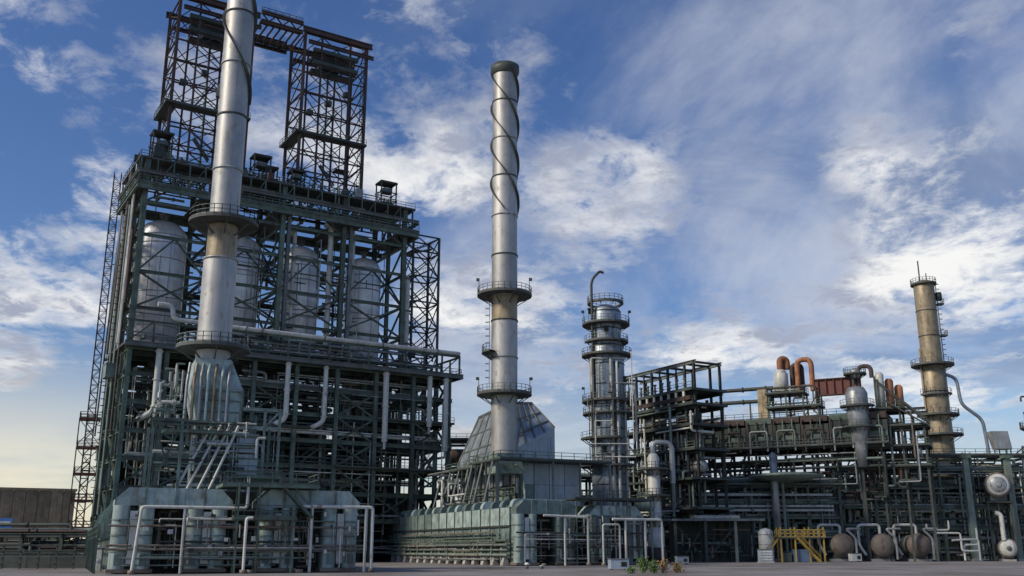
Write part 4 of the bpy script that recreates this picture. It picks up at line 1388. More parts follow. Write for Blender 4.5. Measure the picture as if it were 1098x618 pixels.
T1 = at(651, 400, 188.0)
cz = lambda py, Y: at(651, py, Y).z
zt = [0, 8, 14, 19.5, 24.5, 29, 33, 37, 40.5, 44, 47.5]
tw = tower('distillation_tower', 'silver clad column ringed by dark platforms, right of the central stack', 'tower', T1.x, T1.y,
           [(a, b, 3.35 if a < 40 else 2.95) for a, b in zip(zt, zt[1:])], 'blue_clad',
           [(50.2 - 1.0, 3.6, 0, 360), (44.8, 4.7, 100, 440), (41.3, 4.3, 180, 400), (38.6, 4.9, 150, 380), (29.6, 5.0, 60, 420), (27.2, 4.9, 150, 400), (22.4, 5.4, 180, 300), (17.3, 5.6, 120, 330)])
MB().tube([(-2.9, -2.3, 29), (-2.9, -2.3, 53.6), (-1.2, -2.3, 55.4), (-0.4, -2.3, 55.0)], 0.26, 10, 1.6).build('vent_pipe', 'dark_steel', tw)
MB().tube([(0.4, -3.75, 2), (0.4, -3.75, 38.0), (0.4, -2.5, 39.5)], 0.40, 12).build('riser_pipe', 'grey_pipe', tw)
MB().tube([(1.5, -3.6, 2), (1.5, -3.6, 37.2)], 0.26, 10).build('riser_pipe', 'white_pipe', tw)
MB().tube([(-3.3, -1.7, 24), (-3.3, -1.7, 37.5)], 0.22, 10).build('riser_pipe', 'tan_metal', tw)
MB().tube([(3.0, -2.6, 4), (3.0, -2.6, 33), (5.0, -2.6, 33), (5.0, -2.6, 22)], 0.28, 10).build('riser_pipe', 'grey_pipe', tw)
ladder(tw, (-1.5, -3.6), 30.0, 38.4, (0, -1))
ladder(tw, (2.0, -3.5), 39.0, 44.6, (0, -1))
run_pipes(tw, random.Random(201), 26, (-4.6, -4.6, 15), (4.8, -3.5, 40), ['grey_pipe', 'dark_steel', 'rust_steel', 'white_pipe'], 0.07, 0.18, (1, 3), name='conduit', bias=(0.7, 0.2, 1.2))
for z, a in ((47, 200), (36, 300), (33.5, 340), (25, 230), (20, 250), (43, 265)):
    MB().lathe([(0.001, 0), (0.45, 0), (0.45, 0.9), (0.62, 0.9), (0.62, 1.1), (0.001, 1.1)], (3.3 * math.cos(R(a)), 3.3 * math.sin(R(a)), z), 12).build('nozzle', 'dark_steel', tw)
for (sx, sy, z, lab) in ((-4.4, -1, 45.1, 'small floodlight at the left edge of the silver column upper platform'), (4.4, -1.0, 45.1, 'small floodlight at the right edge of the silver column upper platform'),
                         (-4.6, -1.2, 29.9, 'small floodlight at the left edge of the silver column middle platform')):
    flood((T1.x + sx, T1.y + sy, z), (sx / 4.6, 0), lab)

T2 = at(1000, 393, 222.0)
zt = [0, 8, 16, 22, 27, 32, 37, 43, 50, 56, 62.4]
tw2 = tower('distillation_tower', 'slim tan column with one wide platform, far right against the sky', 'tower', T2.x, T2.y,
            [(a, b, 2.7 if a < 43 else 2.3) for a, b in zip(zt, zt[1:])], 'tan_metal',
            [(62.3, 2.9, 0, 360), (43.0, 4.7, 0, 360), (36.2, 3.5, 180, 330), (31.5, 4.5, 150, 390), (27.0, 4.9, 0, 360)])
MB().tube([(-1.2, -1.0, 62), (-1.2, -1.0, 68)], 0.16, 8).build('vent_pipe', 'dark_steel', tw2)
MB().tube([(0.4, -1.0, 62), (0.4, -1.0, 65)], 0.12, 8).build('vent_pipe', 'dark_steel', tw2)
ladder(tw2, (2.5, -0.6), 43.2, 62.6, (1, -0.2))
for z in (50, 57.5):
    MB().box((3.0, -0.6, z), (1.5, 1.6, 0.25)).build('rest_platform', 'dark_steel', tw2)
    MB().rail([(2.3, -1.4, z + .1), (3.7, -1.4, z + .1), (3.7, 0.2, z + .1)], 1.1, 1, 0.09).build('guard_rail', 'grey_steel', tw2)
MB().lathe([(0.001, 0), (0.7, 0), (0.7, 1.8), (0.001, 2.0)], (2.9, -0.8, 58.5), 12).build('nozzle', 'dark_steel', tw2)
MB().tube([(1.5, -1.6, 41), (4.2, -2.0, 40), (4.6, -2.0, 34), (9.0, -2.0, 30.5), (9.6, -2.0, 22)], 0.38, 10, 1.4).build('overhead_pipe', 'blue_clad', tw2)
MB().tube([(-2.9, -0.6, 20), (-2.9, -0.6, 47)], 0.2, 8).build('riser_pipe', 'tan_metal', tw2)

p = at(1099, 440, 212.0)
tw3 = tower('small_column', 'small tan column cut by the right edge of the picture', 'tower', p.x + 1.0, p.y,
            [(0, 12, 1.5), (12, 22, 1.5), (22, 31.0, 1.3)], 'tan_metal', [(27.5, 2.4, 0, 360), (22.4, 2.6, 0, 360)])
MB().tube([(0, 0, 31), (0, 0, 34.5), (-1.6, 0, 34.5), (-1.6, 0, 33.4)], 0.2, 8).build('vent_pipe', 'dark_steel', tw3)

# ------------------------------------------------------------------ cooler structure right of the silver column
C1 = Fr(23.5, 207.8, -60.0)
cs = thing('cooler_structure', 'dark steel rack with open top frame and row of valves, right of the silver column', 'steel structure', C1.P, C1.rot)
xs = [0, 5.2, 10.4, 15.6, 20.8, 23.6]
for x in xs:
    for y in (0, 6.5):
        bar('column', (x, y, 0), (x, y, 37.8 if x < 24 else 31), 0.42, 'dark_steel', cs)
for z in (37.6,):
    for y in (0, 6.5):
        bar('top_beam', (-2, y, z), (24.2, y, z), 0.5, 'grey_steel', cs, 'H', 0.7)
    for x in xs:
        bar('beam', (x, -0.2, z - 0.03), (x, 6.7, z - 0.03), 0.4, 'dark_steel', cs)
for x in (2.6, 7.8, 13.0, 18.2):
    bar('column', (x, 0, 31), (x, 0, 37.4), 0.26, 'dark_steel', cs)
for z in (32.4, 29.6, 25.6, 21.0, 15.5, 10.0):
    deck(cs, -1.0, 24.4, -1.4, 7.5, z, 'dark_steel', 0.45, 'f' if z > 20 else '', name='deck')
    for y in (0, 6.5):
        bar('beam', (-1, y, z - 0.7), (24.2, y, z - 0.7), 0.4, 'dark_steel', cs, 'H', 0.6)
for i in range(10):
    x = 1.0 + i * 2.3
    mb = MB().tube([(x, -0.9, 32.4), (x, -0.9, 34.4)], 0.2, 8)
    mb.flange((x, -0.9, 33.2), (0, 0, 1), 0.42, 0.2)
    mb.flange((x, -0.9, 34.4), (0, 0, 1), 0.36, 0.25)
    mb.build('relief_valve', 'grey_steel', cs)
    MB().tube([(x, -1.2, 29.7), (x, -1.2, 31.9)], 0.28, 8).build('nozzle', 'white_pipe', cs)
MB().span(-0.6, 24, -1.6, -1.45, 30.1, 30.9).build('header_box', 'rust_steel', cs)
xbrace(cs, (0, 0, 16), (10.4, 0, 16), (10.4, 0, 25), (0, 0, 25), 0.24, 'dark_steel')
bar('brace', (-1.8, 0, 35.0), (2.6, 0, 37.4), 0.25, 'dark_steel', cs)
bar('brace', (-1.8, 0, 34.4), (2.6, 0, 33.8), 0.2, 'dark_steel', cs)
run_pipes(cs, random.Random(61), 110, (-1, -2.0, 8), (24, 6, 29.5), ['dark_steel', 'green_pipe', 'grey_pipe', 'rust_steel', 'white_pipe'], 0.14, 0.4, (1, 3))
for k, (x, z, m) in enumerate(((6, 26.2, 'grey_pipe'), (14, 21.8, 'green_pipe'), (18, 16.4, 'grey_pipe'), (4, 16.4, 'green_pipe'), (17, 26.2, 'dark_steel'))):
    vessel(cs, (x, 2.0, z + 1.3), 1.2, 4.5, 'x', m, bands=2)

# ------------------------------------------------------------------ long elevated air cooler bank
C2 = Fr(38.8, 215.0, -27.0)
ac = thing('air_cooler_bank', 'long dark elevated air cooler deck on raking legs, right of centre', 'steel structure', C2.P, C2.rot)
for i in range(8):
    x = -4.5 + i * 5.7
    for y in (0.5, 10.5):
        bar('column', (x, y, 0), (x, y, 22.6), 0.5, 'dark_steel', ac)
        if i % 2 == 0:
            bar('raking_leg', (x, y, 16.0), (x + 2.7, y, 22.4), 0.3, 'dark_steel', ac)
            bar('raking_leg', (x, y, 16.0), (x - 2.7, y, 22.4), 0.3, 'dark_steel', ac)
    MB().span(x + 0.05, x + 5.6, -0.6, 11.5, 23.3, 27.8 - (i % 3) * 0.25).build('plenum', 'dark_steel', ac)
    for k in range(3):
        bar('bay_post', (x + 0.3 + k * 1.9, -1.2, 22.9), (x + 0.3 + k * 1.9, -1.2, 28.6), 0.22, 'green_steel' if k else 'rust_steel', ac)
    bar('bay_brace', (x + 0.3, -1.15, 23.2), (x + 4.1, -1.15, 28.3), 0.16, 'dark_steel', ac)
    MB().tube([(x + 1.0, -1.5, 21.6), (x + 1.0, -1.5, 26.2), (x + 4.6, -1.5, 26.2), (x + 4.6, -1.5, 22.0)], 0.2, 8).build('header_pipe', ('grey_pipe', 'green_pipe', 'rust_steel')[i % 3], ac)
    MB().span(x + 0.15, x + 5.5, -0.75, 11.6, 27.85, 29.0).build('tube_bundle', 'rust_steel' if i % 3 else 'green_steel', ac)
    for k in (1.4, 4.2):
        MB().lathe([(1.25, 0), (1.15, 0.9), (1.1, 0.9), (1.2, 0), (1.25, 0)], (x + k, 3.0, 22.4), 16).build('fan_ring', 'dark_steel', ac)
        q = MB()
        for a in range(0, 180, 45):
            q.bar((x + k - 1.05 * math.cos(R(a)), 3.0 - 1.05 * math.sin(R(a)), 22.7), (x + k + 1.05 * math.cos(R(a)), 3.0 + 1.05 * math.sin(R(a)), 22.7), 0.22, 0.05)
        q.build('fan_blades', 'grey_pipe', ac)
    MB().span(x + 0.1, x + 5.55, -0.95, -0.78, 24.4, 25.2).build('header_box', 'green_steel', ac)
for y in (-0.4, 11.2):
    bar('girder', (-5.4, y, 22.8), (41.5, y, 22.8), 0.5, 'dark_steel', ac, 'H', 0.9)
MB().rail([(-5.0, -1.7, 23.0), (41.0, -1.7, 23.0)], 1.2, 1.9, 0.09).build('guard_rail', 'grey_steel', ac)
MB().span(-5.0, 41.0, -1.8, -0.65, 22.75, 22.95).build('walkway', 'grating', ac)
MB().rail([(-5.0, -0.6, 29.05), (41.0, -0.6, 29.05)], 1.15, 1.9, 0.09).build('guard_rail', 'dark_steel', ac)
run_pipes(ac, random.Random(71), 90, (-5, -1.8, 12), (40, 9, 22), ['dark_steel', 'green_pipe', 'grey_pipe', 'rust_steel'], 0.15, 0.42, (1, 3), bias=(1.2, 0.4, 0.8))

# two dark pipes running over to the cooler bank
for k, (za, lab) in enumerate(((36.0, 'upper of two dark pipes bridging to the orange gooseneck vessels'), (33.3, 'lower of two dark pipes bridging to the orange gooseneck vessels'))):
    a = C2.P + C2.u * 0.6 + C2.v * 3.0
    t = thing('transfer_pipe', lab, 'pipe', (a.x, a.y, 29.0), C2.rot, 'two dark transfer pipes')
    MB().tube([(0.0 if k == 0 else -3.0, 0, 3.4 if k == 0 else za - 29), (0.0, 0, za - 29), (17.6, 0, za - 29)] if k == 0 else [(-5.0, 0, za - 29), (17.6, 0, za - 29)], 0.42, 12, 1.0).build('pipe_run', 'dark_steel', t)
    for x in (5, 11, 16):
        MB().flange((x, 0, za - 29), (1, 0, 0), 0.6, 0.25, 12).build('flange', 'rust_steel', t)
        if k:
            bar('stanchion', (x + 1.4, 0, 0.05), (x + 1.4, 0, za - 29 - 0.3), 0.3, 'dark_steel', t)

# vessels with orange gooseneck pipes standing on the bank
w = C2.P + C2.u * 20.5 + C2.v * 4.0
gv = thing('gooseneck_unit', 'cluster of drums with orange gooseneck pipes on top of the cooler bank', 'vessel', (w.x, w.y, 29.05), C2.rot)
for x in (-3.2, 0.4, 4.0, 7.0):
    for y in (-2, 2.5):
        bar('column', (x, y, 0), (x, y, 5.4), 0.34, 'green_steel', gv)
deck(gv, -3.8, 7.6, -2.8, 3.2, 2.6, 'dark_steel', 0.3, 'flr')
deck(gv, -3.8, 4.4, -2.8, 3.2, 5.6, 'dark_steel', 0.3, 'flr')
xbrace(gv, (4.0, -2, 0.1), (7.0, -2, 0.1), (7.0, -2, 5), (4.0, -2, 5), 0.2, 'green_steel')
MB().lathe([(0.001, 0), (1.5, 0), (1.5, 4.2), (1.0, 5.0), (0.9, 5.2)], (-0.6, -0.4, 5.6), 18).build('drum', 'white_pipe', gv)
MB().tube([(-0.6, -0.4, 9.8), (-0.6, -0.4, 13.2), (0.6, 0.6, 13.2), (0.6, 0.6, 11)], 0.72, 14, 1.0).build('gooseneck', 'orange_rust', gv)
for k, x in enumerate((2.4, 3.4)):
    y = 0.8 - k * 1.6
    MB().tube([(x - 0.4, y, 5.7), (x - 0.4, y, 12.6), (x + 2.6, y, 12.6), (x + 2.6, y, 5.7)] if k else [(x - 0.8, y, 5.7), (x - 0.8, y, 11.8), (x + 1.2, y, 11.8), (x + 1.2, y, 5.7)], 0.55, 14, 1.5).build('gooseneck', 'orange_rust' if k else 'rust_steel', gv)
MB().box((-4.6, -1.0, 3.4), (2.0, 2.0, 6.4)).build('pipe_box', 'tan_metal', gv)
run_pipes(gv, random.Random(81), 22, (-3.5, -2.6, 0.3), (7, 2.5, 8), ['dark_steel', 'rusty_cap', 'grey_pipe', 'rust_steel'], 0.10, 0.26, (1, 3))

# red girder bridge to the next block
w = C2.P + C2.u * 26.8 + C2.v * 2.5
rg = thing('red_girder', 'rust red plate girder spanning between the gooseneck drums and the next block', 'girder', (w.x, w.y, 33.6), C2.rot)
MB().span(0.4, 9.2, -0.35, 0.35, 0.0, 3.2).build('web_plate', 'red_paint', rg)
for z in (-0.15, 3.2):
    MB().span(0.2, 9.4, -0.8, 0.8, z, z + 0.18).build('flange_plate', 'red_paint', rg)
for i in range(6):
    MB().span(0.9 + i * 1.6, 1.05 + i * 1.6, -0.75, -0.36, 0.05, 3.15).build('stiffener', 'red_paint', rg)
for x in (0.8, 8.8):
    bar('support_leg', (x, 0, -4.5), (x, 0, -0.2), 0.5, 'dark_steel', rg)

# block on the right end of the bank: pale vessel, orange cylinders, stair frame
w = C2.P + C2.u * 35.0 + C2.v * 1.0
bk = thing('reactor_block', 'dark steel block with pale scaffolded vessel and orange cylinders at the bank right end', 'steel structure', (w.x, w.y, 0), C2.rot)
xs, ys = [0, 4.2, 8.4, 12.6], [0, 6.5]
for x in xs:
    for y in ys:
        bar('column', (x, y, 0), (x, y, 36.5 - max(0, x - 4.2) * 1.15), 0.42, 'dark_steel', bk)
for z in (18, 22, 26, 29.5):
    for y in ys:
        bar('beam', (-0.5, y, z), (13.2, y, z), 0.35, 'dark_steel', bk, 'H', 0.5)
    deck(bk, -0.4, 13.4 if z < 29 else 9.0, -1.0, 7.2, z + 0.4, 'dark_steel', 0.3, 'fr')
bar('sloping_beam', (4.2, -0.6, 35.8), (13.2, -0.6, 27.2), 0.4, 'dark_steel', bk)
bar('sloping_beam', (4.2, 6.9, 35.8), (13.2, 6.9, 27.2), 0.4, 'dark_steel', bk)
stair(bk, (13.0, -1.6, 26.2), (6.0, -1.6, 31.2), 0.9, (0, 1), 'dark_steel')
MB().lathe([(0.001, 18.2), (0.9, 18.2), (1.3, 22), (2.1, 26), (2.2, 33), (1.6, 34.2), (0.001, 34.6)], (0.6, -1.6, 0), 20).build('pale_vessel', 'grey_pipe', bk)
ring_platform(bk, (0.6, -1.6, 0), 26.0, 2.1, 3.4, a0=180, a1=360)
ring_platform(bk, (0.6, -1.6, 0), 30.2, 2.2, 3.4, a0=180, a1=360)
for k, x in enumerate((5.0, 6.6, 8.2)):
    h = 37.0 - k * 1.2
    MB().lathe([(0.001, 29.9), (0.85, 29.9), (0.85, h), (0.5, h + 0.5), (0.001, h + 0.6)], (x, 1.4 + k * 1.5, 0), 16).build('cylinder_vessel', 'white_pipe' if k == 0 else 'orange_rust', bk)
MB().tube([(1.0, 1.0, 34), (1.0, 1.0, 39.0), (3.6, 1.0, 39.0), (3.6, 1.0, 36.5)], 0.45, 12, 1.2).build('gooseneck', 'rust_steel', bk)
ring_platform(bk, (0.4, 0.6, 0), 37.2, 0.9, 2.3)
MB().lathe([(0.001, 36.5), (1.0, 36.5), (1.0, 38.2), (0.001, 38.8)], (0.4, 0.6, 0), 14).build('top_drum', 'grey_pipe', bk)
run_pipes(bk, random.Random(91), 40, (-0.5, -1.5, 14), (12.5, 6, 29), ['dark_steel', 'rusty_cap', 'grey_pipe', 'rust_steel', 'green_pipe'], 0.12, 0.34, (1, 3))


# ------------------------------------------------------------------ pipe racks
def rack(name, lab, X0, X1, Y, levels, step, seed, rot=0.0, depth=9.0, pipes=7, mats=('green_pipe', 'grey_pipe', 'dark_steel', 'white_pipe'), clutter=50, cm='green_steel', tops='f'):
    t = thing(name, lab, 'pipe rack', (X0, Y, 0), rot)
    L = X1 - X0
    k = max(2, round(L / step))
    xs = [L * i / k for i in range(k + 1)]
    rr = random.Random(seed)
    for x in xs:
        for y in (0, depth):
            bar('column', (x, y, 0), (x, y, levels[-1]), 0.5, cm, t)
        for z in levels:
            bar('cross_beam', (x, -0.5, z - 0.02), (x, depth + 0.5, z - 0.02), 0.4, cm, t, 'H', 0.5)
    for z in levels:
        for y in (0, depth):
            bar('beam', (-0.6, y, z), (L + 0.6, y, z), 0.36, cm, t, 'H', 0.55)
    for z in levels:
        n = pipes
        y = 0.5
        while y < depth - 0.4:
            r = rr.choice((0.12, 0.18, 0.25, 0.36))
            y += r
            if rr.random() < 0.85:
                a = 0 if rr.random() < 0.7 else rr.uniform(0, L * 0.4)
                b = L if rr.random() < 0.7 else rr.uniform(L * 0.6, L)
                pts = [(a, y, z + 0.3 + r), (b, y, z + 0.3 + r)]
                if rr.random() < 0.4:
                    pts = [(a, y, z - rr.uniform(2, 5))] + pts
                if rr.random() < 0.4:
                    pts = pts + [(b, y, z - rr.uniform(2, 5))]
                mb = MB().tube(pts, r, 8)
                for q in range(int(L / 9)):
                    mb.flange((a + (b - a) * rr.random(), y, z + 0.3 + r), (1, 0, 0), r * 1.6, 0.2)
                mb.build('pipe', rr.choice(mats), t)
            y += r + rr.uniform(0.15, 0.6)
    for i in range(k):
        for j, (za, zb) in enumerate(zip([0.2] + list(levels), levels)):
            if rr.random() < 0.28:
                bar('brace', (xs[i], depth if rr.random() < .5 else 0, za), (xs[i + 1], depth if rr.random() < .5 else 0, zb), 0.24, cm, t)
    run_pipes(t, rr, clutter, (0, -0.9, 0.6), (L, depth, levels[-1] + 0.8), list(mats), 0.10, 0.32, (1, 3), bias=(0.8, 0.4, 1))
    for j, z in enumerate(levels[:-1]):
        for i in range(k):
            if rr.random() < 0.6:
                MB().span(xs[i] + 0.3, xs[i + 1] - 0.3, 1.0, depth - 0.3, z + 0.06, z + 0.2).build('shade_floor', 'grating', t)  # solid slabs added in some bays to darken the rack
            zn = levels[j + 1]
            if rr.random() < 0.75:
                x = rr.uniform(xs[i] + 1.5, xs[i + 1] - 1.5)
                q = rr.random()
                h = (zn - z) * rr.uniform(0.4, 0.75)
                if q < 0.4:
                    vessel(t, (xs[i] + 0.8, rr.uniform(2.5, depth - 2), z + 0.4 + h * 0.5), h * 0.45, (xs[i + 1] - xs[i]) * 0.6, 'x', rr.choice(mats), bands=2)
                elif q < 0.7:
                    MB().lathe([(0.001, 0), (h * .3, 0), (h * .3, h * .9), (h * .2, h), (0.001, h * 1.05)], (x, rr.uniform(1.5, depth - 2), z + 0.2), 14).build('vessel', rr.choice(mats), t)
                else:
                    MB().box((x, rr.uniform(2, depth - 2), z + 0.2 + h / 2), (rr.uniform(1.2, 2.6), 1.6, h)).build('equipment_cabinet', rr.choice(mats), t)
    z = levels[-1]
    if tops:
        deck(t, -0.5, L + 0.5, -1.3, 0.2, z + 0.35, 'grating', 0.2, tops, name='walkway')
    return t


rk1 = rack('pipe_rack', 'wide dark multi level pipe rack across the right quarter', at(908, 590, 205).x, 108.5, 205.0, [6.6, 10.6, 14.6, 18.2, 20.9], 6.6, 101, clutter=170)
MB().span(-1.0, 38.5, -0.9, -0.45, 20.6, 21.4).build('fascia', 'dark_steel', rk1)
rk2 = rack('pipe_rack', 'lower green pipe rack in front of the air cooler legs', at(700, 590, 200).x, at(905, 590, 200).x, 200.0, [5.2, 8.4, 11.4, 14.6], 6.4, 102, clutter=170, mats=('green_pipe', 'grey_pipe', 'dark_steel', 'mid_green'))
rk3 = rack('pipe_rack', 'dark pipe rack far behind between the silver column and the cooler bank', 26.0, 70.0, 226.0, [8, 13, 17], 7.5, 103, clutter=40, cm='dark_steel', mats=('dark_steel', 'green_pipe', 'rust_steel'))
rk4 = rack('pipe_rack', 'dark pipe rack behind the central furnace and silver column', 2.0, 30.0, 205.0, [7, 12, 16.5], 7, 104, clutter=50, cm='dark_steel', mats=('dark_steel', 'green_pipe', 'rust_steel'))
# green walls of light boards on rack two: cable trays
for z in (9.6, 10.4, 12.6):
    MB().span(0.5, 36.0, -1.25, -1.0, z, z + 0.45).build('cable_tray', 'grey_pipe', rk2)
# wide pale upright posts at far right
for px, lab in ((1046, 'broad grey green post standing before the right hand rack'), (1092, 'grey green post at the right picture edge')):
    p = at(px, 590, 202.5)
    t = thing('rack_post', lab, 'post', (p.x, p.y, 0), 0, 'grey green posts before the right rack')
    MB().hexa(Q(-0.7, 0.7, -0.5, 0.5, 0.0), Q(-0.55, 0.55, -0.4, 0.4, 20.3)).build('shaft', 'green_pipe', t)
    MB().span(-1.0, 1.0, -0.8, 0.8, 20.3, 20.9).build('capital', 'green_steel', t)
    MB().span(-1.0, 1.0, -0.8, 0.8, 0.0, 0.5).build('footing', 'concrete', t)

# low pent roof shelter in the middle
p = at(725, 590, 187.0)
sh = thing('pump_shelter', 'flat roofed open pump shelter with slanted braces, right of the pale riser', 'shelter', (p.x, p.y, 0), 0)
for x in (0, 5.6, 11.2, 15.8):
    for y in (0, 6):
        bar('column', (x, y, 0), (x, y, 7.4), 0.5, 'green_pipe' if x == 11.2 else 'dark_steel', sh)
MB().span(-0.8, 16.6, -0.8, 6.8, 7.4, 7.8).build('roof', 'grey_steel', sh)
MB().span(3.5, 12.0, -0.5, 5.8, 7.85, 8.4).build('roof_vent', 'grey_pipe', sh)
bar('brace', (5.6, 0, 0.2), (11.2, 0, 6.6), 0.26, 'dark_steel', sh)
bar('brace', (5.6, 0, 0.2), (0.2, 0, 6.6), 0.26, 'dark_steel', sh)
bar('brace', (5.6, 0.3, 6.6), (1.0, 0.3, 0.4), 0.26, 'dark_steel', sh)
MB().span(0, 15.8, 6.0, 6.2, 0, 7.3).build('back_wall', 'dark_steel', sh)
run_pipes(sh, random.Random(111), 24, (0.5, 1, 0.6), (15, 5.5, 6.5), ['dark_steel', 'green_pipe', 'rusty_cap'], 0.12, 0.3, (1, 3))

# pale riser column
p = at(704, 590, 183.0)
pr_ = thing('riser_column', 'pale upright vessel with two collars left of the pump shelter', 'vessel', (p.x, p.y, 0), 0)
MB().lathe([(0.001, 0.3), (1.5, 0.3), (1.5, 6), (1.15, 6.4), (1.15, 18.6), (0.7, 19.4), (0.001, 19.6)], (0, 0, 0), 22).build('shell', 'white_pipe', pr_)
MB().lathe([(1.5, 0), (1.75, 0), (1.75, 2.6), (1.5, 2.6)], (0, 0, 0), 22).build('skirt', 'rust_steel', pr_)
ring_platform(pr_, (0, 0, 0), 7.2, 1.2, 3.0, a0=150, a1=400)
ring_platform(pr_, (0, 0, 0), 11.6, 1.2, 2.6, a0=180, a1=420)
ring_platform(pr_, (0, 0, 0), 16.4, 1.2, 2.8, a0=160, a1=380)
MB().tube([(0, 0, 19.4), (0, 0, 21.5), (3.5, 0, 21.5), (3.5, 0, 14)], 0.5, 12, 1.4).build('overhead_pipe', 'grey_pipe', pr_)
vessel(pr_, (-3.4, -1.0, 10.0), 1.1, 2.6, 'x', 'green_pipe')

# mushroom-like pale vessel with a wide dish, in front of the bank
p = at(833, 590, 199.0)
ds = thing('dish_vessel', 'pale upright pipe column carrying a wide flat dish platform', 'vessel', (p.x, p.y - 1.6, 0), 0)
MB().lathe([(0.001, 0.2), (0.75, 0.2), (0.75, 20.6), (0.001, 21.2)], (0, 0, 0), 18).build('stem', 'grey_pipe', ds)
MB().lathe([(0.7, 15.0), (3.0, 15.4), (7.2, 16.1), (7.2, 16.5), (3.0, 17.0), (0.7, 17.2)], (2.4, 0, 0), 28).build('dish', 'green_pipe', ds)
MB().lathe([(0.75, 0), (1.2, 0), (1.2, 0.5), (0.75, 0.5)], (0, 0, 0), 18).build('base_ring', 'concrete', ds)
MB().tube([(1.6, 0, 0.2), (1.6, 0, 15)], 0.3, 10).build('side_pipe', 'green_pipe', ds)

# ------------------------------------------------------------------ exchangers, pumps, tanks at ground level
ex = ((903, 'horizontal exchanger with brown end cover, first from the left in the ground row', 'rusty_cap'), (946, 'horizontal exchanger with brown end cover, second from the left in the ground row', 'rusty_cap'),
      (985, 'horizontal exchanger with brown end cover, third from the left in the ground row', 'rusty_cap'))
for px, lab, m in ex:
    p = at(px, 584, 198.0)
    t = thing('heat_exchanger', lab, 'exchanger', (p.x, p.y, 0), rnd.uniform(-12, -4), 'row of shell exchangers at ground level')
    o = vessel(t, (0, 0, 3.1), 2.0, 9.0, 'y', 'grey_pipe', 'shell', 24, 3, 1.1)
    MB().lathe([(2.0, -0.4), (2.25, -0.4), (2.25, 0.1), (2.0, 0.1)], (0, 0, 3.1), 24, 'y').build('end_flange', 'rusty_cap', t)
    MB().lathe([(0.001, -1.25), (1.1, -1.1), (1.8, -0.75), (2.05, -0.42)], (0, 0, 3.1), 24, 'y').build('end_cover', m, t)
    MB().tube([(0, 0.9, 5.0), (0, 0.9, 7.0), (-4.2, 0.9, 7.0), (-4.2, 0.9, 3.2), (-3.0, 0.9, 1.2)], 0.28, 10).build('feed_pipe', 'white_pipe', t)
    MB().tube([(2.6, -0.4, 0.4), (2.6, -0.4, 4.4), (0.8, -0.4, 6.2), (3.6, -0.4, 6.2)], 0.24, 10).build('feed_pipe', 'grey_pipe', t)
    MB().span(-2.2, 2.2, 0.2, 8.8, 0.0, 0.5).build('plinth', 'concrete', t)
p = at(1070, 520, 200.0)
for px, py, r, lab in ((1070, 520, 2.0, 'upper exchanger with bright round end cover held in the right rack'), (1081, 588, 1.5, 'small exchanger with bright round end cover low at the right edge')):
    p = at(px, py, 201.0)
    base = p.z - r - 1.2
    t = thing('heat_exchanger', lab, 'exchanger', (p.x, p.y, max(0.0, base)), -16)
    zc = p.z - max(0.0, base)
    vessel(t, (0, 0, zc), r, 6.5, 'y', 'grey_pipe', 'shell', 24, 2, 1.0)
    MB().lathe([(0.001, -0.75), (r * 0.5, -0.72), (r * 0.9, -0.55), (r * 1.08, -0.3), (r * 1.08, 0.1)], (0, 0, zc), 24, 'y').build('end_cover', 'white_pipe', t)
    MB().lathe([(r * 1.08, -0.1), (r * 1.25, -0.1), (r * 1.25, 0.3), (r * 1.0, 0.3)], (0, 0, zc), 24, 'y').build('end_flange', 'rusty_cap', t)
    MB().lathe([(0.001, -0.95), (r * 0.3, -0.95), (r * 0.3, -0.6)], (0, 0, zc), 16, 'y').build('nozzle', 'grey_steel', t)
    if base > 0:
        MB().span(-2.4, 2.4, 0.6, 6.4, -0.35, 0.0).build('shelf', 'dark_steel', t)
        for x in (-2.1, 2.1):
            bar('hanger', (x, 1.0, -base + 0.1), (x, 1.0, -0.35), 0.35, 'dark_steel', t)
            bar('hanger', (x, 6.0, -base + 0.1), (x, 6.0, -0.35), 0.35, 'dark_steel', t)
    else:
        MB().span(-1.3, 1.3, 0.2, 6.0, 0.0, 0.4).build('plinth', 'concrete', t)
    if py > 560:
        MB().tube([(-0.6, -0.3, zc + r), (-0.6, -0.3, zc + r + 5.0), (-1.6, -0.3, zc + r + 5.4)], 0.45, 12).build('feed_pipe', 'white_pipe', t)

# white manifold pipes between the exchangers and the post
p = at(1030, 575, 199.0)
mf = thing('manifold', 'bright thin white pipe manifold low on the right side', 'pipe', (p.x, p.y, 0), 0)
for pts in ([(-5, 0, 0.2), (-5, 0, 5.4), (0, 0, 5.4), (0, 0, 2.0), (3.2, 0, 2.0)], [(0.6, 0.4, 0.2), (0.6, 0.4, 3.2), (3.4, 0.4, 3.2), (3.4, 0.4, 6.4)], [(-6.4, 0.3, 7.2), (-6.4, 0.3, 6.0), (-2.0, 0.3, 6.0), (-2.0, 0.3, 7.8)],
            [(3.4, 0, 0.2), (3.4, 0, 4.2), (1.2, 0, 4.2), (-1.8, 0, 4.0)]):
    MB().tube(pts, 0.2, 10).build('pipe_run', 'white_pipe', mf)

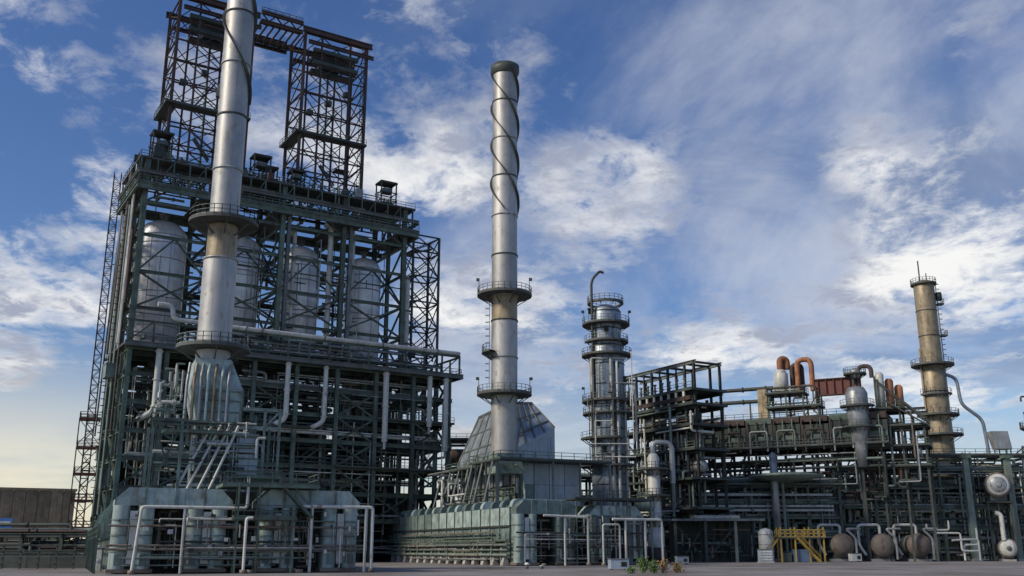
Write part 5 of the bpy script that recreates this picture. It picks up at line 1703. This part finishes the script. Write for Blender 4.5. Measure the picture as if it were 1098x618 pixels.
# white tank and crates by the yellow stair
p = at(822, 590, 186.0)
wt = thing('water_tank', 'small white upright tank beside the yellow stair', 'tank', (p.x, p.y, 0), 0)
MB().lathe([(0.001, 0.3), (1.35, 0.3), (1.35, 5.4), (0.9, 5.9), (0.001, 6.1)], (0, 0, 0), 20).build('shell', 'white_pipe', wt)
MB().cyl((0, 0, 0), 1.6, 0.3, 20).build('base', 'concrete', wt)
for z in (1.5, 3.2, 4.9):
    MB().lathe([(1.35, z - 0.06), (1.4, z - 0.06), (1.4, z + 0.06), (1.35, z + 0.06)], (0, 0, 0), 20).build('band', 'grey_pipe', wt)
p = at(821, 600, 180.0)
cb = thing('control_cabinet', 'pale grey louvred cabinet on the ground before the white tank', 'cabinet', (p.x, p.y, 0), 0)
MB().box((0, 0, 1.2), (2.4, 1.4, 2.1)).build('body', 'grey_box', cb)
for i in range(4):
    MB().box((0, -0.74, 0.55 + i * 0.45), (2.0, 0.08, 0.28)).build('louvre', 'white_pipe', cb)
MB().box((0, 0, 0.08), (2.7, 1.7, 0.16)).build('plinth', 'concrete', cb)
MB().box((0, 0, 2.31), (2.6, 1.6, 0.12)).build('lid', 'grey_steel', cb)

p = at(838, 590, 184.0)
ys = thing('yellow_stair', 'yellow painted access stair and railings at ground level', 'stair', (p.x, p.y, 0), 0)
for x in (0, 2.6, 5.2, 7.8):
    for y in (0, 2.6):
        bar('post', (x, y, 0), (x, y, 6.2), 0.24, 'yellow_paint', ys, 'box')
MB().span(-0.4, 8.2, -0.3, 2.9, 4.2, 4.45).build('platform', 'dark_steel', ys)
for y in (-0.1, 2.7):
    MB().rail([(-0.3, y, 4.45), (8.1, y, 4.45)], 1.3, 1.0, 0.16).build('guard_rail', 'yellow_paint', ys)
stair(ys, (-3.6, 1.2, 0.1), (-0.2, 1.2, 4.3), 1.2, (0, 1), 'yellow_paint')
stair(ys, (6.6, -0.9, 0.1), (2.8, -0.9, 4.3), 1.0, (0, 1), 'yellow_paint')
MB().box((3.9, 1.2, 1.2), (3.2, 1.8, 2.2)).build('pump_block', 'blue_paint', ys)
MB().box((1.2, 1.2, 0.9), (1.4, 1.6, 1.6)).build('pump_block', 'dark_steel', ys)

# small ground things
for px, w_, h_, Y, m, name, lab, cat in ((663, 2.1, 1.25, 116.0, 'grey_box', 'utility_box', 'blue grey utility box with dark opening on the apron before the central furnace', 'box'),
                                        (731, 1.9, 1.2, 165.0, 'grey_box', 'utility_box', 'small pale box on the ground left of the pump shelter', 'box'),
                                        (917, 2.0, 1.6, 193.0, 'white_pipe', 'utility_box', 'small pale crate beside the first ground exchanger', 'box')):
    p = at(px, 600, Y)
    t = thing(name, lab, cat, (p.x, p.y, 0), 8)
    MB().box((0, 0, h_ * 0.5 + 0.06), (w_, w_ * 0.7, h_ * 0.88)).build('body', m, t)
    MB().box((0, 0, h_ * 0.97), (w_ * 1.06, w_ * 0.76, 0.09)).build('lid', 'grey_steel', t)
    MB().box((w_ * 0.22, -w_ * 0.352, h_ * 0.5), (w_ * 0.32, 0.03, h_ * 0.42)).build('opening', 'painted_void', t)  # flat plate with the opening's shade painted on, no recess cut
    for sx in (-0.4, 0.4):
        MB().box((sx * w_, 0, 0.04), (0.15, w_ * 0.6, 0.08)).build('skid', 'dark_steel', t)
for px, Y, lab in ((565, 122.0, 'white domed marker post on the apron, left of its neighbour'), (581, 122.0, 'low grey domed marker post just right of the white one')):
    p = at(px, 600, Y)
    t = thing('marker_post', lab, 'bollard', (p.x, p.y, 0), 0, 'marker posts on the apron')
    hh = 0.75 if px < 570 else 0.45
    MB().lathe([(0.001, 0), (0.20, 0), (0.20, hh * 0.6)], (0, 0, 0), 14).build('post', 'grey_steel', t)
    MB().lathe([(0.2, hh * 0.6), (0.30, hh * 0.65), (0.26, hh * 0.9), (0.001, hh)], (0, 0, 0), 14).build('dome', 'lamp_glass' if px < 570 else 'grey_pipe', t)

# weeds growing at the edge of the apron
def weed(px, Y, H, W, n, m, lab):
    rr = random.Random(px)
    p = at(px, 600, Y)
    t = thing('weed_plant', lab, 'plant', (p.x, p.y, 0), 0, 'weeds at the apron edge')
    lv = MB()
    sm = MB()
    for s in range(9):
        a = rr.uniform(0, 6.28)
        top = Vector((math.cos(a) * W * rr.uniform(0.1, 0.9), math.sin(a) * W * rr.uniform(0.1, 0.9), H * rr.uniform(0.6, 1.0)))
        b = Vector((math.cos(a) * 0.15, math.sin(a) * 0.15, 0))
        sm.tube([b, b.lerp(top, 0.5) + Vector((0, 0, 0.15 * H)), top], 0.025, 5, 0.2)
        for k in range(n):
            f = rr.uniform(0.25, 1.0)
            c = b.lerp(top, f) + Vector((rr.gauss(0, .14), rr.gauss(0, .14), rr.gauss(0, .1)))
            c.z = max(0.06, c.z)
            u = Vector((rr.gauss(0, 1), rr.gauss(0, 1), rr.gauss(0, .6))).normalized()
            v = u.orthogonal().normalized()
            L = rr.uniform(0.12, 0.3)
            lv.add([c, c + u * L * .5 + v * L * .3, c + u * L, c + u * L * .5 - v * L * .3], [(0, 1, 2, 3)])
    sm.build('stem', 'leaf', t)
    lv.build('foliage', m, t)


weed(690, 100.0, 1.75, 0.8, 40, 'leaf', 'tallest green weed bush at the apron edge')
weed(700, 99.0, 1.3, 0.8, 34, 'leaf', 'lower green weed just right of the tallest bush')
weed(712, 100.0, 1.35, 0.6, 22, 'dry_leaf', 'dry orange brown weed between the green bushes and the pale box')
weed(727, 101.0, 1.1, 0.7, 20, 'dry_leaf', 'sparse dry weed, rightmost on the apron edge')
weed(676, 98.0, 0.6, 0.6, 18, 'leaf', 'small green weed below the blue grey utility box')

# ------------------------------------------------------------------ far left: pit wall, fence, dark rack
p0, p1 = at(-60, 560, 205.0), at(78, 560, 215.0)
ang = math.degrees(math.atan2(p1.y - p0.y, p1.x - p0.x))
L = (Vector((p1.x, p1.y)) - Vector((p0.x, p0.y))).length
pw = thing('coke_pit_wall', 'tall brown stained concrete pit wall at the far left', 'wall', (p0.x, p0.y, 0), ang)
k = 10
for i in range(k):
    MB().span(L * i / k + 0.05, L * (i + 1) / k - 0.05, 0, 0.8, 0, 14.4).build('panel', 'pit_concrete', pw)
    MB().span(L * i / k - 0.05, L * i / k + 0.05, 0.12, 0.7, 0, 14.3).build('joint', 'dark_steel', pw)
MB().span(-0.2, L + 0.2, -0.2, 1.0, 14.4, 14.9).build('coping', 'pit_concrete', pw)
p = at(3, 562, 150.0)
sg = thing('blue_sign', 'small blue sign board on posts at the left picture edge', 'sign', (p.x, p.y, 0), 10)
MB().box((0, 0, p.z), (2.6, 0.12, 1.7)).build('board', 'sign_blue', sg)
MB().box((0, -0.075, p.z + 0.25), (2.1, 0.02, 0.28)).build('stripe', 'white_pipe', sg)
for x in (-0.9, 0.9):
    bar('post', (x, 0.12, 0), (x, 0.12, p.z + 0.8), 0.14, 'dark_steel', sg, 'box')
pl = rack('pipe_rack', 'low dark pipe rack at the lower left edge before the pit wall', -86.0, -52.0, 142.0, [2.0, 4.2], 5.5, 105, rot=0, depth=5.0, clutter=60, cm='dark_steel', mats=('dark_steel', 'rust_steel', 'dark_steel', 'green_pipe'), tops='')
lf = thing('site_fence', 'dark post and rail fence along the lower left edge', 'fence', (-78.0, 121.0, 0), 3)
for i in range(13):
    bar('post', (i * 2.1, 0, 0), (i * 2.1, 0, 2.9), 0.2, 'dark_steel', lf, 'box')
for z in (0.7, 1.4, 2.1, 2.75):
    bar('rail', (-0.1, -0.15, z), (25.4, -0.15, z), 0.12, 'dark_steel', lf, 'box')
bw = thing('dark_parapet', 'low dark parapet added behind the fence to darken the lower left', 'wall', (-84.0, 126.0, 0), 3)  # added parapet covers the pale ground and darkens this corner
for i in range(11):
    MB().span(i * 2.9 + 0.03, i * 2.9 + 2.87, 0, 0.4, 0, 1.7 + 0.04 * (i % 2)).build('panel', 'dark_steel', bw)
MB().span(0, 31.9, -0.1, 0.5, 1.76, 1.95).build('coping', 'dark_steel', bw)
rk5 = rack('pipe_rack', 'dark pipe rack behind the drum structure at its right foot', -14.0, 6.0, 214.0, [8, 14, 20, 25], 6.5, 106, clutter=30, cm='dark_steel', mats=('dark_steel', 'green_pipe', 'rust_steel'))
# dome roofed tank far right, tilted hopper above the rack
p = at(1075, 478, 208.0)
hp = thing('tilted_hopper', 'tilted pale hopper box on top of the right hand rack', 'hopper', (p.x, p.y, 21.2), 0)
MB().hexa(Q(-1.6, 1.4, -1.2, 1.2, 1.4), Q(-2.6, 0.9, -1.2, 1.2, 5.2)).build('hopper_box', 'grey_pipe', hp)
for x in (-1.3, 1.1):
    for y in (-1, 1):
        bar('leg', (x, y, 0.05), (x, y, 1.5), 0.2, 'dark_steel', hp, 'box')
MB().span(-3, 3, -2.4, 2.4, -0.15, 0.04).build('base_grating', 'grating', hp)
for x in (0, 3, 6):
    bar('brace', (2.0 + x * 0.2, 0, 0.1), (5 + x, 0, 2.4), 0.2, 'dark_steel', hp, 'box')

# ------------------------------------------------------------------ sheds added to block bright sky showing through the racks
def shed(X0, X1, Y, H, lab, m='dark_steel', n=14, D=14.0):
    t = thing('backdrop_shed', lab, 'building', (X0, Y, 0), 0)
    w = (X1 - X0) / n
    for i in range(n):
        MB().span(i * w + 0.04, (i + 1) * w - 0.04, 0, 0.3, 0, H).build('wall_panel', m, t)
        MB().span(i * w - 0.12, i * w + 0.12, -0.25, -0.02, 0, H - 0.1).build('pilaster', 'green_steel', t)
    MB().span(-0.3, X1 - X0 + 0.3, -0.5, D, H, H + 0.5).build('roof', 'grey_steel', t)
    for x in (0.0, X1 - X0):
        MB().span(x - 0.15, x + 0.15, 0.35, D, 0, H).build('side_wall', m, t)
    return t


shed(34.0, 74.0, 240.0, 15.0, 'long dark shed added to block bright sky behind the middle pipe racks')
shed(74.8, 128.0, 242.0, 19.0, 'long dark shed added to block bright sky behind the right hand pipe rack')
shed(-4.0, 32.0, 232.0, 14.0, 'dark shed added to block bright sky behind the central furnace and silver column')
